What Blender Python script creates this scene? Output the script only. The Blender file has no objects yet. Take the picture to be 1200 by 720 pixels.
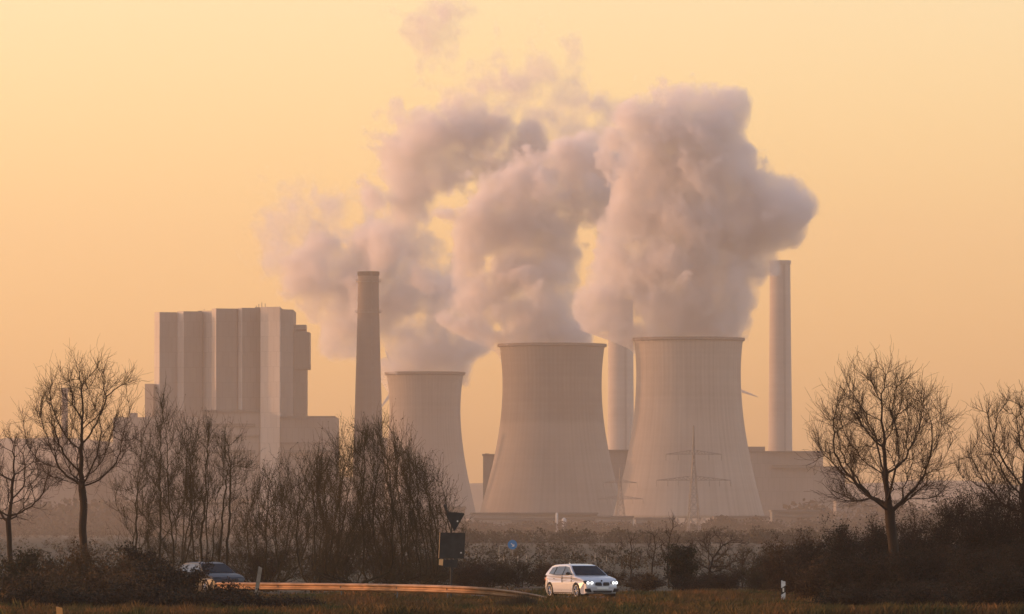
import bpy, bmesh, math, random
import numpy as np
from mathutils import Vector, Matrix, noise
R = math.radians
scene = bpy.context.scene
COL = scene.collection

# ------------------------------------------------------------------ camera, sky, sun, exposure
F = 8000.0                      # focal length in photo pixels (1200 wide)
HY = 620.0                      # row of the horizon
CAMZ = 3.0
PITCH = math.atan((HY - 360.0) / F)
cam_d = bpy.data.cameras.new('camera'); cam = bpy.data.objects.new('camera', cam_d); COL.objects.link(cam)
cam_d.sensor_width = 36.0; cam_d.lens = F * 36.0 / 1200.0
cam_d.clip_start = 1.0; cam_d.clip_end = 40000.0
cam.location = (0, 0, CAMZ); cam.rotation_euler = (math.pi / 2 + PITCH, 0, 0)
scene.camera = cam

SUN_ELEV, SUN_AZ = 6.0, -78.0   # azimuth measured from the view direction (+Y), negative = left
sdir = Vector((math.sin(R(SUN_AZ)) * math.cos(R(SUN_ELEV)), math.cos(R(SUN_AZ)) * math.cos(R(SUN_ELEV)), math.sin(R(SUN_ELEV))))
w = bpy.data.worlds.new('World'); scene.world = w; w.use_nodes = True
nt = w.node_tree; nt.nodes.clear()
o_ = nt.nodes.new('ShaderNodeOutputWorld'); bg = nt.nodes.new('ShaderNodeBackground')
sky = nt.nodes.new('ShaderNodeTexSky'); sky.sky_type = 'NISHITA'; sky.sun_disc = False
sky.sun_elevation = R(SUN_ELEV); sky.sun_rotation = R(SUN_AZ)
sky.altitude = 100; sky.air_density = 1.2; sky.dust_density = 1.5; sky.ozone_density = 1.0
tint = nt.nodes.new('ShaderNodeMix'); tint.data_type = 'RGBA'; tint.blend_type = 'MULTIPLY'
tint.inputs[0].default_value = 1.0; tint.clamp_result = False
tint.inputs[7].default_value = (1.0, .865, .985, 1)
nt.links.new(sky.outputs[0], tint.inputs[6]); nt.links.new(tint.outputs[2], bg.inputs[0])
bg.inputs[1].default_value = 0.15
nt.links.new(bg.outputs[0], o_.inputs[0])
sl = bpy.data.lights.new('sun', 'SUN'); sun = bpy.data.objects.new('sun', sl); COL.objects.link(sun)
sl.energy = 2.0; sl.angle = R(0.6); sl.color = (0.48, 0.225, 0.11)
sun.rotation_euler = (-sdir).to_track_quat('-Z', 'Y').to_euler()
vs = scene.view_settings
vs.view_transform = 'Standard'; vs.look = 'None'; vs.gamma = 1.0; vs.use_curve_mapping = False
vs.exposure = 1.63
cy = scene.cycles
cy.max_bounces = 8; cy.diffuse_bounces = 2; cy.glossy_bounces = 2; cy.transmission_bounces = 3
cy.volume_bounces = 3; cy.transparent_max_bounces = 12
cy.use_light_tree = False
cy.use_denoising = True
try: cy.denoiser = 'OPENIMAGEDENOISE'
except Exception: pass
cy.volume_step_rate = 1.0; cy.volume_max_steps = 256
cy.sample_clamp_indirect = 6.0

HAZE_D, HAZE_C, HAZE_G = 0.000102, (1.0, .815, .655), 0.3

# ------------------------------------------------------------------ helpers
cp, sp = math.cos(PITCH), math.sin(PITCH)
def at(px, py, D):
    """world point seen at photo pixel (px, py), D metres ahead of the camera"""
    a = (px - 600.0) / F; b = (360.0 - py) / F
    y = cp - b * sp; z = sp + b * cp
    k = D / y
    return Vector((a * k, D, CAMZ + z * k))
def X(px, D): return at(px, HY, D).x
def Zp(py, D): return at(600, py, D).z

def link(o, parent=None):
    COL.objects.link(o)
    if parent is not None: o.parent = parent
    return o
def tag(o, label=None, cat=None, group=None, kind=None):
    if label: o['label'] = label
    if cat: o['category'] = cat
    if group: o['group'] = group
    if kind: o['kind'] = kind
    return o
def empty(name, loc, rz=0):
    o = bpy.data.objects.new(name, None); o.location = loc; o.rotation_euler = (0, 0, rz)
    o.empty_display_size = 1; return link(o)
def mobj(name, verts, faces, mat, parent=None, smooth=False, mats=None):
    me = bpy.data.meshes.new(name)
    me.from_pydata([tuple(v) for v in verts], [], faces); me.validate(); me.update()
    if smooth: me.polygons.foreach_set('use_smooth', [True] * len(me.polygons))
    me.materials.append(mat)
    return link(bpy.data.objects.new(name, me), parent)
def fast_mesh(name, V, T, mat, parent=None, quads=False, smooth=False):
    """V (n,3) array, T (m,3) or (m,4) index array"""
    me = bpy.data.meshes.new(name); k = T.shape[1]
    me.vertices.add(len(V)); me.vertices.foreach_set('co', np.asarray(V, np.float32).ravel())
    me.loops.add(T.size); me.loops.foreach_set('vertex_index', T.astype(np.int32).ravel())
    me.polygons.add(len(T)); me.polygons.foreach_set('loop_start', np.arange(0, T.size, k, dtype=np.int32))
    me.polygons.foreach_set('loop_total', np.full(len(T), k, np.int32))
    if smooth: me.polygons.foreach_set('use_smooth', np.ones(len(T), bool))
    me.update(calc_edges=True); me.materials.append(mat)
    return link(bpy.data.objects.new(name, me), parent)
def bobj(name, bm, mat, parent=None, smooth=False):
    bmesh.ops.recalc_face_normals(bm, faces=bm.faces)
    me = bpy.data.meshes.new(name); bm.to_mesh(me); bm.free()
    if smooth: me.polygons.foreach_set('use_smooth', [True] * len(me.polygons))
    me.materials.append(mat)
    return link(bpy.data.objects.new(name, me), parent)
def add_box(bm, x0, x1, y0, y1, z0, z1):
    vs_ = [bm.verts.new(p) for p in ((x0,y0,z0),(x1,y0,z0),(x1,y1,z0),(x0,y1,z0),(x0,y0,z1),(x1,y0,z1),(x1,y1,z1),(x0,y1,z1))]
    for f in ((3,2,1,0),(4,5,6,7),(0,1,5,4),(1,2,6,5),(2,3,7,6),(3,0,4,7)): bm.faces.new([vs_[i] for i in f])
def add_bar(bm, a, b, r, n=4, r2=None):
    a = Vector(a); b = Vector(b); d = (b - a).normalized()
    u = d.orthogonal().normalized(); v = d.cross(u); r2 = r if r2 is None else r2
    A = [bm.verts.new(a + (u * math.cos(t) + v * math.sin(t)) * r) for t in [2*math.pi*(i+.5)/n for i in range(n)]]
    B = [bm.verts.new(b + (u * math.cos(t) + v * math.sin(t)) * r2) for t in [2*math.pi*(i+.5)/n for i in range(n)]]
    for i in range(n): bm.faces.new((A[i], A[(i+1)%n], B[(i+1)%n], B[i]))
    bm.faces.new(A[::-1]); bm.faces.new(B)
def add_prism(bm, pts, z0, z1):
    """plan polygon extruded upwards"""
    A = [bm.verts.new((p[0], p[1], z0)) for p in pts]; B = [bm.verts.new((p[0], p[1], z1)) for p in pts]
    n = len(pts)
    for i in range(n): bm.faces.new((A[i], A[(i+1)%n], B[(i+1)%n], B[i]))
    bm.faces.new(A[::-1]); bm.faces.new(B)
def lathe(bm, prof, n=64, closed=False):
    rings = [[bm.verts.new((r*math.cos(2*math.pi*i/n), r*math.sin(2*math.pi*i/n), z)) for i in range(n)] for r, z in prof]
    m = len(rings)
    for j in range(m if closed else m-1):
        a, b = rings[j], rings[(j+1) % m]
        for i in range(n): bm.faces.new((a[i], a[(i+1)%n], b[(i+1)%n], b[i]))
    return rings

# ------------------------------------------------------------------ materials
def mat(name, col, rough=0.8, var=None, vscale=1.0, metallic=0.0, coord='Object', stretch=(1,1,1), bump=0.0, detail=4, spec=0.3):
    """principled; var = second colour mixed by noise"""
    m = bpy.data.materials.new(name); m.use_nodes = True; t = m.node_tree
    p = t.nodes['Principled BSDF']
    p.inputs['Base Color'].default_value = (*col, 1); p.inputs['Roughness'].default_value = rough
    p.inputs['Metallic'].default_value = metallic; p.inputs['Specular IOR Level'].default_value = spec
    if var is not None:
        tc = t.nodes.new('ShaderNodeTexCoord'); mp = t.nodes.new('ShaderNodeMapping'); n = t.nodes.new('ShaderNodeTexNoise')
        t.links.new(tc.outputs[coord], mp.inputs[0]); t.links.new(mp.outputs[0], n.inputs[0])
        mp.inputs['Scale'].default_value = stretch
        n.inputs['Scale'].default_value = vscale; n.inputs['Detail'].default_value = detail
        r = t.nodes.new('ShaderNodeMapRange'); r.inputs[1].default_value = .38; r.inputs[2].default_value = .62
        mx = t.nodes.new('ShaderNodeMix'); mx.data_type = 'RGBA'
        mx.inputs[6].default_value = (*col, 1); mx.inputs[7].default_value = (*var, 1)
        t.links.new(n.outputs[0], r.inputs[0]); t.links.new(r.outputs[0], mx.inputs[0]); t.links.new(mx.outputs[2], p.inputs['Base Color'])
        if bump:
            b = t.nodes.new('ShaderNodeBump'); b.inputs['Strength'].default_value = bump
            t.links.new(n.outputs[0], b.inputs['Height']); t.links.new(b.outputs[0], p.inputs['Normal'])
    return m
def emit(name, col, s):
    m = bpy.data.materials.new(name); m.use_nodes = True; t = m.node_tree; p = t.nodes['Principled BSDF']
    p.inputs['Base Color'].default_value = (*col, 1)
    p.inputs['Emission Color'].default_value = (*col, 1); p.inputs['Emission Strength'].default_value = s
    try: m.cycles.emission_sampling = 'NONE'
    except Exception: pass
    return m

def concrete(name, base, stain, band=None, streak=1.0, zlo=0, zhi=110):
    """weathered concrete: pour rings, vertical rain streaks, blotches, optional darker zone at some height"""
    m = bpy.data.materials.new(name); m.use_nodes = True; t = m.node_tree; L = t.links
    p = t.nodes['Principled BSDF']; p.inputs['Roughness'].default_value = .92; p.inputs['Specular IOR Level'].default_value = .15
    tc = t.nodes.new('ShaderNodeTexCoord')
    sep = t.nodes.new('ShaderNodeSeparateXYZ'); L.new(tc.outputs['Object'], sep.inputs[0])
    at2 = t.nodes.new('ShaderNodeMath'); at2.operation = 'ARCTAN2'; L.new(sep.outputs[1], at2.inputs[0]); L.new(sep.outputs[0], at2.inputs[1])
    def math_(op, a, b=None, c=None):
        n = t.nodes.new('ShaderNodeMath'); n.operation = op
        for i, v in enumerate((a, b, c)):
            if v is None: continue
            if isinstance(v, (int, float)): n.inputs[i].default_value = v
            else: L.new(v, n.inputs[i])
        return n.outputs[0]
    cb = t.nodes.new('ShaderNodeCombineXYZ')
    L.new(math_('MULTIPLY', at2.outputs[0], 22.0), cb.inputs[0]); L.new(math_('MULTIPLY', sep.outputs[2], .02), cb.inputs[2])
    n1 = t.nodes.new('ShaderNodeTexNoise'); L.new(cb.outputs[0], n1.inputs[0]); n1.inputs['Scale'].default_value = 1.0; n1.inputs['Detail'].default_value = 5
    n2 = t.nodes.new('ShaderNodeTexNoise'); L.new(tc.outputs['Object'], n2.inputs[0]); n2.inputs['Scale'].default_value = .045; n2.inputs['Detail'].default_value = 6
    cz = t.nodes.new('ShaderNodeCombineXYZ'); L.new(math_('MULTIPLY', sep.outputs[2], .35), cz.inputs[2])
    n3 = t.nodes.new('ShaderNodeTexNoise'); L.new(cz.outputs[0], n3.inputs[0]); n3.inputs['Scale'].default_value = 1.0
    ribs = math_('SINE', math_('MULTIPLY', at2.outputs[0], 72.0))
    f = math_('ADD', math_('MULTIPLY', n1.outputs[0], .42 * streak), math_('MULTIPLY', n2.outputs[0], .5))
    f = math_('ADD', f, math_('MULTIPLY', n3.outputs[0], .22)); f = math_('ADD', f, math_('MULTIPLY', ribs, .025))
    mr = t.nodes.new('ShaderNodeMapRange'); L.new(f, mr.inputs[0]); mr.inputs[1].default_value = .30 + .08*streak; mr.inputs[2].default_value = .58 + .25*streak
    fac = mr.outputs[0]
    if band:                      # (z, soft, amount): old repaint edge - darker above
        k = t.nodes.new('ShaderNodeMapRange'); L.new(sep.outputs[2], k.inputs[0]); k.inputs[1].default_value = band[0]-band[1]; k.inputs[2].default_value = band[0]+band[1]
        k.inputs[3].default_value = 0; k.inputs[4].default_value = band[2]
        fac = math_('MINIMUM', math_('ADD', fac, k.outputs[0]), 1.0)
    mx = t.nodes.new('ShaderNodeMix'); mx.data_type = 'RGBA'; mx.inputs[6].default_value = (*base, 1); mx.inputs[7].default_value = (*stain, 1)
    L.new(fac, mx.inputs[0]); L.new(mx.outputs[2], p.inputs['Base Color'])
    return m
def corrugated(name, base, stain, per=1.6):
    """profiled metal cladding: fine vertical ribs and horizontal sheet joints"""
    m = mat(name, base, .6, stain, .05, stretch=(1, 1, .35), detail=5)
    t = m.node_tree; p = t.nodes['Principled BSDF']; mx = [n for n in t.nodes if n.type == 'MIX'][0]
    tc = [n for n in t.nodes if n.type == 'TEX_COORD'][0]
    br = t.nodes.new('ShaderNodeTexBrick'); br.inputs['Scale'].default_value = .12
    br.inputs['Color1'].default_value = (1,1,1,1); br.inputs['Color2'].default_value = (.86,.86,.86,1); br.inputs['Mortar'].default_value = (.6,.6,.6,1)
    br.inputs['Mortar Size'].default_value = .012; br.inputs['Row Height'].default_value = 1.0; br.inputs['Brick Width'].default_value = .4
    sp_ = t.nodes.new('ShaderNodeSeparateXYZ'); cb = t.nodes.new('ShaderNodeCombineXYZ')
    t.links.new(tc.outputs['Object'], sp_.inputs[0]); t.links.new(sp_.outputs[0], cb.inputs[0]); t.links.new(sp_.outputs[2], cb.inputs[1])
    t.links.new(cb.outputs[0], br.inputs[0])
    mm = t.nodes.new('ShaderNodeMix'); mm.data_type = 'RGBA'; mm.blend_type = 'MULTIPLY'; mm.inputs[0].default_value = .8
    t.links.new(mx.outputs[2], mm.inputs[6]); t.links.new(br.outputs[0], mm.inputs[7]); t.links.new(mm.outputs[2], p.inputs['Base Color'])
    return m

M = {}
M['tower_a'] = concrete('concrete_ribbed', (.30,.27,.245), (.17,.15,.135))
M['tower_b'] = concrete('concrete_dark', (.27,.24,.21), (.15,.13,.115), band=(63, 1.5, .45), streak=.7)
M['tower_c'] = concrete('concrete_pale', (.35,.31,.27), (.18,.155,.135), streak=1.1)
M['chim_dark'] = concrete('chimney_dark', (.17,.14,.125), (.10,.085,.075), streak=.5)
M['chim_pale'] = concrete('chimney_pale', (.42,.38,.34), (.27,.235,.21), streak=.6)
M['chim_mid'] = concrete('chimney_mid', (.46,.42,.38), (.30,.265,.235), streak=.6)
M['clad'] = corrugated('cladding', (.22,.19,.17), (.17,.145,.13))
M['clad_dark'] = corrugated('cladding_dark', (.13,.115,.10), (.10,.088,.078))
M['clad_pale'] = corrugated('cladding_pale', (.46,.42,.38), (.38,.34,.31))  # stair tower wall; on the bay panels it stands in for sunlight
M['roofing'] = mat('roofing', (.12,.11,.10), .9, (.08,.075,.07), .1)
M['steel'] = mat('galvanised_steel', (.20,.19,.18), .6, (.13,.12,.11), .5, metallic=.3)
M['white_steel'] = mat('white_steel', (.5,.47,.44), .5, (.38,.36,.34), .8)
M['dark'] = mat('dark_opening', (.03,.03,.03), .9)
M['window'] = mat('factory_window', (.06,.06,.06), .25, spec=.5)
M['bark'] = mat('bark', (.018,.012,.008), .95, (.035,.022,.013), 3.0, stretch=(1,1,.3), bump=.3)
M['bark_green'] = mat('bark_green', (.024,.020,.011), .95, (.042,.033,.017), 3.0, stretch=(1,1,.3))
M['twig'] = mat('twig', (.020,.012,.007), .95, (.040,.022,.012), .35)
M['twig_olive'] = mat('twig_olive', (.032,.028,.013), .95, (.062,.045,.020), .4)
M['leaf_olive'] = mat('leaf_olive', (.022,.023,.009), .9, (.050,.034,.014), .5)
M['leaf_brown'] = mat('leaf_brown', (.035,.023,.012), .9, (.10,.055,.022), .45)
M['leaf_dark'] = mat('leaf_dark', (.010,.011,.006), .9, (.020,.014,.008), .5)
M['evergreen'] = mat('evergreen', (.012,.017,.009), .9, (.022,.022,.011), .8)

# ------------------------------------------------------------------ setting: ground, fields, road, hills
GR = 8800
def ground_h(x, y):
    """very gentle relief; level around the road, a little verge bank in front of it"""
    return 0.0
def make_ground():
    ys = np.concatenate([np.linspace(-600, 180, 10), np.linspace(190, 420, 93), np.geomspace(430, GR, 60)])
    xs = np.concatenate([-np.geomspace(GR*.55, 60, 40), np.linspace(-55, 55, 89), np.geomspace(60, GR*.55, 40)])
    V = []
    for y in ys:
        for x in xs:
            z = 0.0
            if 180 < y < 420 and abs(x) < 60:
                z += .10 * noise.noise((x*.15, y*.15, 0)) * min(1, (60-abs(x))/8) - .06
            V.append((x, y, z))
    nx = len(xs); T = []
    for j in range(len(ys)-1):
        for i in range(nx-1): T.append((j*nx+i, j*nx+i+1, (j+1)*nx+i+1, (j+1)*nx+i))
    m = bpy.data.materials.new('field_soil'); m.use_nodes = True; t = m.node_tree; p = t.nodes['Principled BSDF']; p.inputs['Roughness'].default_value = .95; p.inputs['Specular IOR Level'].default_value = .1
    tc = t.nodes.new('ShaderNodeTexCoord')
    mp = t.nodes.new('ShaderNodeMapping'); mp.inputs['Scale'].default_value = (.004, .012, 1); t.links.new(tc.outputs['Object'], mp.inputs[0])
    v = t.nodes.new('ShaderNodeTexVoronoi'); v.inputs['Scale'].default_value = 1.0; t.links.new(mp.outputs[0], v.inputs[0])
    cr = t.nodes.new('ShaderNodeValToRGB'); t.links.new(v.outputs['Color'], cr.inputs[0])
    e = cr.color_ramp.elements; e[0].position = .2; e[0].color = (.115,.092,.058,1); e[1].position = .8; e[1].color = (.135,.100,.066,1)
    e2 = cr.color_ramp.elements.new(.5); e2.color = (.095,.086,.052,1)
    n = t.nodes.new('ShaderNodeTexNoise'); n.inputs['Scale'].default_value = .6; n.inputs['Detail'].default_value = 8; t.links.new(tc.outputs['Object'], n.inputs[0])
    mx = t.nodes.new('ShaderNodeMix'); mx.data_type = 'RGBA'; mx.blend_type = 'MULTIPLY'; mx.inputs[0].default_value = .7
    t.links.new(cr.outputs[0], mx.inputs[6]); t.links.new(n.outputs[1], mx.inputs[7]); t.links.new(mx.outputs[2], p.inputs['Base Color'])
    o = fast_mesh('ground', np.array(V), np.array(T), m, smooth=True); tag(o, kind='structure')
make_ground()

# road centre line (X, Y)
ROAD = [(-150, 372), (-90, 352), (-50, 335), (-13.0, 311.5), (-3.5, 301.5), (3.2, 291.0), (10.5, 284.0), (24, 280), (48, 275), (100, 267)]
def catmull(P, n=14):
    P = [Vector((*p, 0)) if len(p) == 2 else Vector(p) for p in P]; out = []
    Q = [P[0]*2-P[1]] + P + [P[-1]*2-P[-2]]
    for i in range(1, len(Q)-2):
        for k in range(n):
            t = k/n; a, b, c, d = Q[i-1:i+3]
            out.append(.5*((2*b)+(c-a)*t+(2*a-5*b+4*c-d)*t*t+(3*b-a-3*c+d)*t**3))
    out.append(P[-1]); return out
def ribbon(name, path, o0, o1, z, m, z_under=None, parent=None):
    V = []; Fc = []
    for i, p in enumerate(path):
        a = path[max(0, i-1)]; b = path[min(len(path)-1, i+1)]; d = (b-a).normalized(); nrm = Vector((-d.y, d.x, 0))
        V += [tuple(p + nrm*o0 + Vector((0,0,z))), tuple(p + nrm*o1 + Vector((0,0,z)))]
    for i in range(len(path)-1): Fc.append((2*i, 2*i+1, 2*i+3, 2*i+2))
    return mobj(name, V, Fc, m, parent)
rp = catmull(ROAD)
asphalt = mat('asphalt', (.05,.048,.045), .85, (.07,.066,.06), 1.2)
paint = mat('road_paint', (.7,.68,.64), .7, (.5,.48,.45), 2.0)
tag(ribbon('road', rp, -3.6, 3.6, .06, asphalt), kind='structure')
tag(ribbon('road_edge_marking', rp, -3.35, -3.23, .064, paint), kind='structure')
tag(ribbon('road_edge_marking', rp, 3.23, 3.35, .064, paint), kind='structure')
for k in range(6, len(rp)-8, 8): tag(ribbon('road_centre_marking', rp[k:k+4], -.06, .06, .064, paint), kind='structure')

def ridge(name, D, pts, depth, m, seed=0):
    """a long low hill: outline given in photo pixels, real width and depth"""
    xs = [X(p[0], D) for p in pts]; zs = [Zp(p[1], D) for p in pts]
    px = np.linspace(xs[0], xs[-1], 160); pz = np.interp(px, xs, zs)
    V = []; T = []; rows = [(-1,0),(-.75,.22),(-.5,.55),(-.25,.88),(0,1),(.3,.85),(.65,.4),(1,0)]
    for i, x in enumerate(px):
        for (u, h) in rows:
            nz = 1 + .05*noise.noise((x*.004+seed, u*2, 0)) + .02*noise.noise((x*.03+seed, u*5, 3))
            V.append((x, D+u*depth, max(-.5, pz[i]*h*nz if h else -.5)))
    k = len(rows)
    for i in range(len(px)-1):
        for j in range(k-1): T.append((i*k+j, (i+1)*k+j, (i+1)*k+j+1, i*k+j+1))
    o = fast_mesh(name, np.array(V), np.array(T), m, smooth=True); return tag(o, kind='structure')
hillm = mat('hill_scrub', (.055,.050,.030), .95, (.09,.07,.045), .02, detail=8)
ridge('hills', 7600, [(-260,600),(-120,530),(0,516),(90,513),(150,519),(230,540),(330,556),(420,560),(520,566),(640,566),(760,560),(880,566),(1000,566),(1110,562),(1200,570),(1320,580),(1450,606)], 600, hillm, 3)

# ------------------------------------------------------------------ power station
D0 = 3840.0
def cooling_tower(px, D, prof, m, label, ztop_py, n_struts=36):
    """prof: (py, half width in px) from top to bottom"""
    base = empty('cooling_tower', (X(px, D), D, 0))
    tag(base, label, 'cooling tower', 'cooling towers of the power station')
    s = D / F
    pts = [(hw*s, Zp(py, D)) for py, hw in prof]
    # smooth profile (Catmull in r,z)
    zz = np.array([p[1] for p in pts])[::-1]; rr = np.array([p[0] for p in pts])[::-1]
    co = np.polyfit(zz, rr, 3)
    ztop = zz[-1]; z0 = 9.0
    zs = np.linspace(z0, ztop, 56); rs = np.polyval(co, zs)
    prof_o = [(float(r), float(z)) for r, z in zip(rs, zs)]
    prof_i = [(r-.7, z) for r, z in prof_o[::-1]]
    bm = bmesh.new(); lathe(bm, prof_o + prof_i, 96, closed=True); bobj('shell', bm, m, base, smooth=True)
    rt = prof_o[-1][0]
    bm = bmesh.new(); lathe(bm, [(rt+.05, ztop-1.6), (rt+1.0, ztop-1.2), (rt+1.0, ztop+.3), (rt-1.3, ztop+.3), (rt-1.3, ztop-.4)], 96); bobj('rim', bm, M['chim_dark'], base)
    bm = bmesh.new(); rb = prof_o[0][0]
    for i in range(n_struts):
        a0 = 2*math.pi*i/n_struts
        for s_ in (-.5, .5):
            a1 = a0 + s_*2*math.pi/n_struts
            add_bar(bm, ((rb+1.6)*math.cos(a1), (rb+1.6)*math.sin(a1), 0), ((rb-.3)*math.cos(a0), (rb-.3)*math.sin(a0), z0+.4), .5, 4)
    bobj('support_struts', bm, M['tower_c'], base)
    bm = bmesh.new(); lathe(bm, [(rb+3.5, 0), (rb+3.5, 1.2), (rb+2.9, 1.2), (rb+2.9, 0)], 96); bobj('basin_wall', bm, M['clad_dark'], base)
    return base, rt, ztop
cooling_tower(498, 3980, [(437,45.5),(450,43.6),(480,41.3),(520,44.5),(565,51.5),(620,64)], M['tower_a'], 'smallest ribbed concrete cooling tower, just right of the dark tapering chimney', 437)
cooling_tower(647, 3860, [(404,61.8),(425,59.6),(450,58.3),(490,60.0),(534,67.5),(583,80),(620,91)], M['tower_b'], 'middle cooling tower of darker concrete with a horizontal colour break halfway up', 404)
cooling_tower(807, 3700, [(397,63.8),(420,62.2),(445,61.3),(484,63.7),(533,71.5),(577,81.5),(620,93)], M['tower_c'], 'right cooling tower of streaked pale concrete standing behind the tall lattice pylon', 397)

def chimney(px, D, prof, m, label, rings=(), ladder=True, capm=None):
    base = empty('chimney', (X(px, D), D, 0)); tag(base, label, 'chimney', 'tall chimneys of the power station')
    s = D/F; pts = [(hw*s, Zp(py, D)) for py, hw in prof]
    pts[-1] = (pts[-1][0], 0.0)
    ztop = pts[0][1]; rt = pts[0][0]
    prof_o = []
    for (r1, z1), (r2, z2) in zip(pts[::-1][:-1], pts[::-1][1:]):
        for k in range(10): prof_o.append((r1+(r2-r1)*k/10, z1+(z2-z1)*k/10))
    prof_o.append((rt, ztop)); 
    bm = bmesh.new(); lathe(bm, prof_o+[(rt-.8, ztop), (rt-.8, ztop-30)], 48); bobj('shaft', bm, m, base, smooth=False)
    bm = bmesh.new(); lathe(bm, [(rt+.02, ztop-2.2), (rt+.45, ztop-2.0), (rt+.45, ztop+.25), (rt-1.0, ztop+.25)], 48); bobj('rim', bm, capm or m, base)
    for py in rings:
        z = Zp(py, D); r = float(np.interp(z, [p[1] for p in pts][::-1], [p[0] for p in pts][::-1]))
        bm = bmesh.new(); lathe(bm, [(r-.2, z-.4), (r+1.2, z-.4), (r+1.2, z+.05), (r-.2, z+.05)], 48, closed=True)
        for i in range(24):
            a = 2*math.pi*i/24; add_bar(bm, ((r+1.15)*math.cos(a), (r+1.15)*math.sin(a), z), ((r+1.15)*math.cos(a), (r+1.15)*math.sin(a), z+1.2), .06, 3)
        lathe(bm, [(r+1.1, z+1.15), (r+1.2, z+1.15), (r+1.2, z+1.25), (r+1.1, z+1.25)], 48, closed=True)
        bobj('maintenance_platform', bm, M['steel'], base)
    if ladder:
        bm = bmesh.new(); a = R(-70)
        for q in (-.35, .35):
            for (r1, z1), (r2, z2) in zip(prof_o[:-1], prof_o[1:]):
                t1 = Vector((math.cos(a)*(r1+.35) - math.sin(a)*q, math.sin(a)*(r1+.35)+math.cos(a)*q, z1)); t2 = Vector((math.cos(a)*(r2+.35)-math.sin(a)*q, math.sin(a)*(r2+.35)+math.cos(a)*q, z2))
                add_bar(bm, t1, t2, .12, 3)
        bobj('ladder', bm, M['steel'], base)
    return base
chimney(431.5, 3800, [(319,12),(366,12.7),(430,14.5),(500,16.4),(560,18.2),(620,20)], M['chim_dark'], 'dark brown tapering chimney standing left of the smallest cooling tower', rings=(330,366), capm=M['dark'])
chimney(727.5, 4350, [(352,14.4),(530,15.6),(620,16.2)], M['chim_mid'], 'pale chimney between the middle and right cooling towers, its top lost in steam', rings=())
chimney(914.5, 4150, [(306,12),(420,13),(530,14.2),(620,15)], M['chim_pale'], 'tall pale slender chimney rising right of the right cooling tower', rings=())

def zig(D, pts):   # front outline in plan: (px, offset towards/away)
    return [(X(px, D), D + off) for px, off in pts]
def block(bm, D, pts, back, py_top, z0=0.0, ztops=None):
    front = zig(D, pts)
    poly = front + [(front[-1][0], D+back), (front[0][0], D+back)]
    add_prism(bm, poly, z0, Zp(py_top, D))

# --- boiler house
DB = 3750.0
bh = empty('boiler_house', (0, 0, 0)); bh.location = (X(290, DB), DB, 0)
def bpart(name, fn, m, parent=bh):
    bm = bmesh.new(); fn(bm)
    bmesh.ops.translate(bm, verts=bm.verts, vec=-Vector(bh.location))
    return bobj(name, bm, m, parent)
tag(bh, 'boiler house of tall folded concrete-coloured blocks at the left of the plant', 'industrial building')
# folded left-facing and right-facing wall panels; each tall bay is one part
bays = [
 (180.5, 187, 207, 366.0, 0), (207, 215, 236, 365.0, 0), (236, 248, 249, 364.0, 4),
 (248.5, 254, 278, 362.2, -8), (278, 284, 305, 361.4, -6), ]
bpart('boiler_core', lambda bm: block(bm, DB, [(182, 9.5), (328, 4)], 52, 366.6), M['clad_dark'])
for (a, b, c, pt, off) in bays:
    bpart('tall_bay', lambda bm: block(bm, DB, [(a, off+4), (b, off-1.5), (c, off+3.5)], 62, pt), M['clad'])
    bpart('sunlit_panel', lambda bm: add_prism(bm, [(X(a, DB)-.2, DB+off+3.85), (X(b, DB)-.15, DB+off-1.75), (X(b, DB)+.1, DB+off-1.7), (X(a, DB)+.15, DB+off+4.1)], Zp(481, DB), Zp(pt+.3, DB)), M['clad_pale'])  # left-facing side of each bay, sunlight put into its paler colour
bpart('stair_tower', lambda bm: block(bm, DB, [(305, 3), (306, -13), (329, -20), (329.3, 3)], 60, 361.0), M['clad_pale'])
bpart('tall_bay', lambda bm: block(bm, DB, [(329, -4), (343, 4)], 56, 362.8), M['clad'])
bpart('side_tower', lambda bm: block(bm, DB, [(343.4, 8), (361.5, 12)], 40, 388.5, Zp(432, DB)), M['clad_dark'])
bpart('side_tower', lambda bm: block(bm, DB, [(343.4, 9), (358, 13)], 38, 431.8, 0), M['clad_dark'])
bpart('winch_house', lambda bm: add_box(bm, X(344, DB), X(357.5, DB), DB+12, DB+30, Zp(388.7, DB)+.01, Zp(380, DB)), M['steel'])
bpart('opening', lambda bm: add_box(bm, X(346, DB), X(357.8, DB), DB+11.8, DB+14, Zp(387.5, DB), Zp(385.2, DB)), M['dark'])
bpart('balcony', lambda bm: add_box(bm, X(361.2, DB), X(363, DB), DB+13, DB+20, Zp(431, DB), Zp(427, DB)), M['steel'])
for (a, b, t, bt, off) in ((230, 242, 363, 366.5, 20), (297, 311, 359, 362, 18), (316, 327, 361, 362.5, 22), (186, 198, 365, 367, 25), (262, 272, 361.3, 363.5, 30)):
    bpart('roof_plant', lambda bm: add_box(bm, X(a, DB), X(b, DB), DB+off, DB+off+14, Zp(bt, DB)-1, Zp(t, DB)), M['steel'])
for px, t in ((301.5, 355), (305, 353), (309, 354.5), (298.5, 357), (237, 361)):
    bpart('aerial_mast', lambda bm: add_bar(bm, (X(px, DB), DB+20, Zp(362, DB)), (X(px, DB), DB+20, Zp(t, DB)), .22, 4), M['steel'])
bpart('lower_hall', lambda bm: block(bm, DB, [(232, -11), (305.2, -12)], 70, 481.5), M['clad'])
bpart('lower_hall', lambda bm: block(bm, DB, [(329.5, -16), (394, -8)], 60, 489), M['clad'])
bpart('lower_hall', lambda bm: block(bm, DB, [(133, -6), (168, -10), (232, -14)], 50, 489.5), M['clad'])
bpart('lift_tower', lambda bm: block(bm, DB, [(169.5, 0), (180, -3)], 30, 450), M['clad'])
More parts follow.
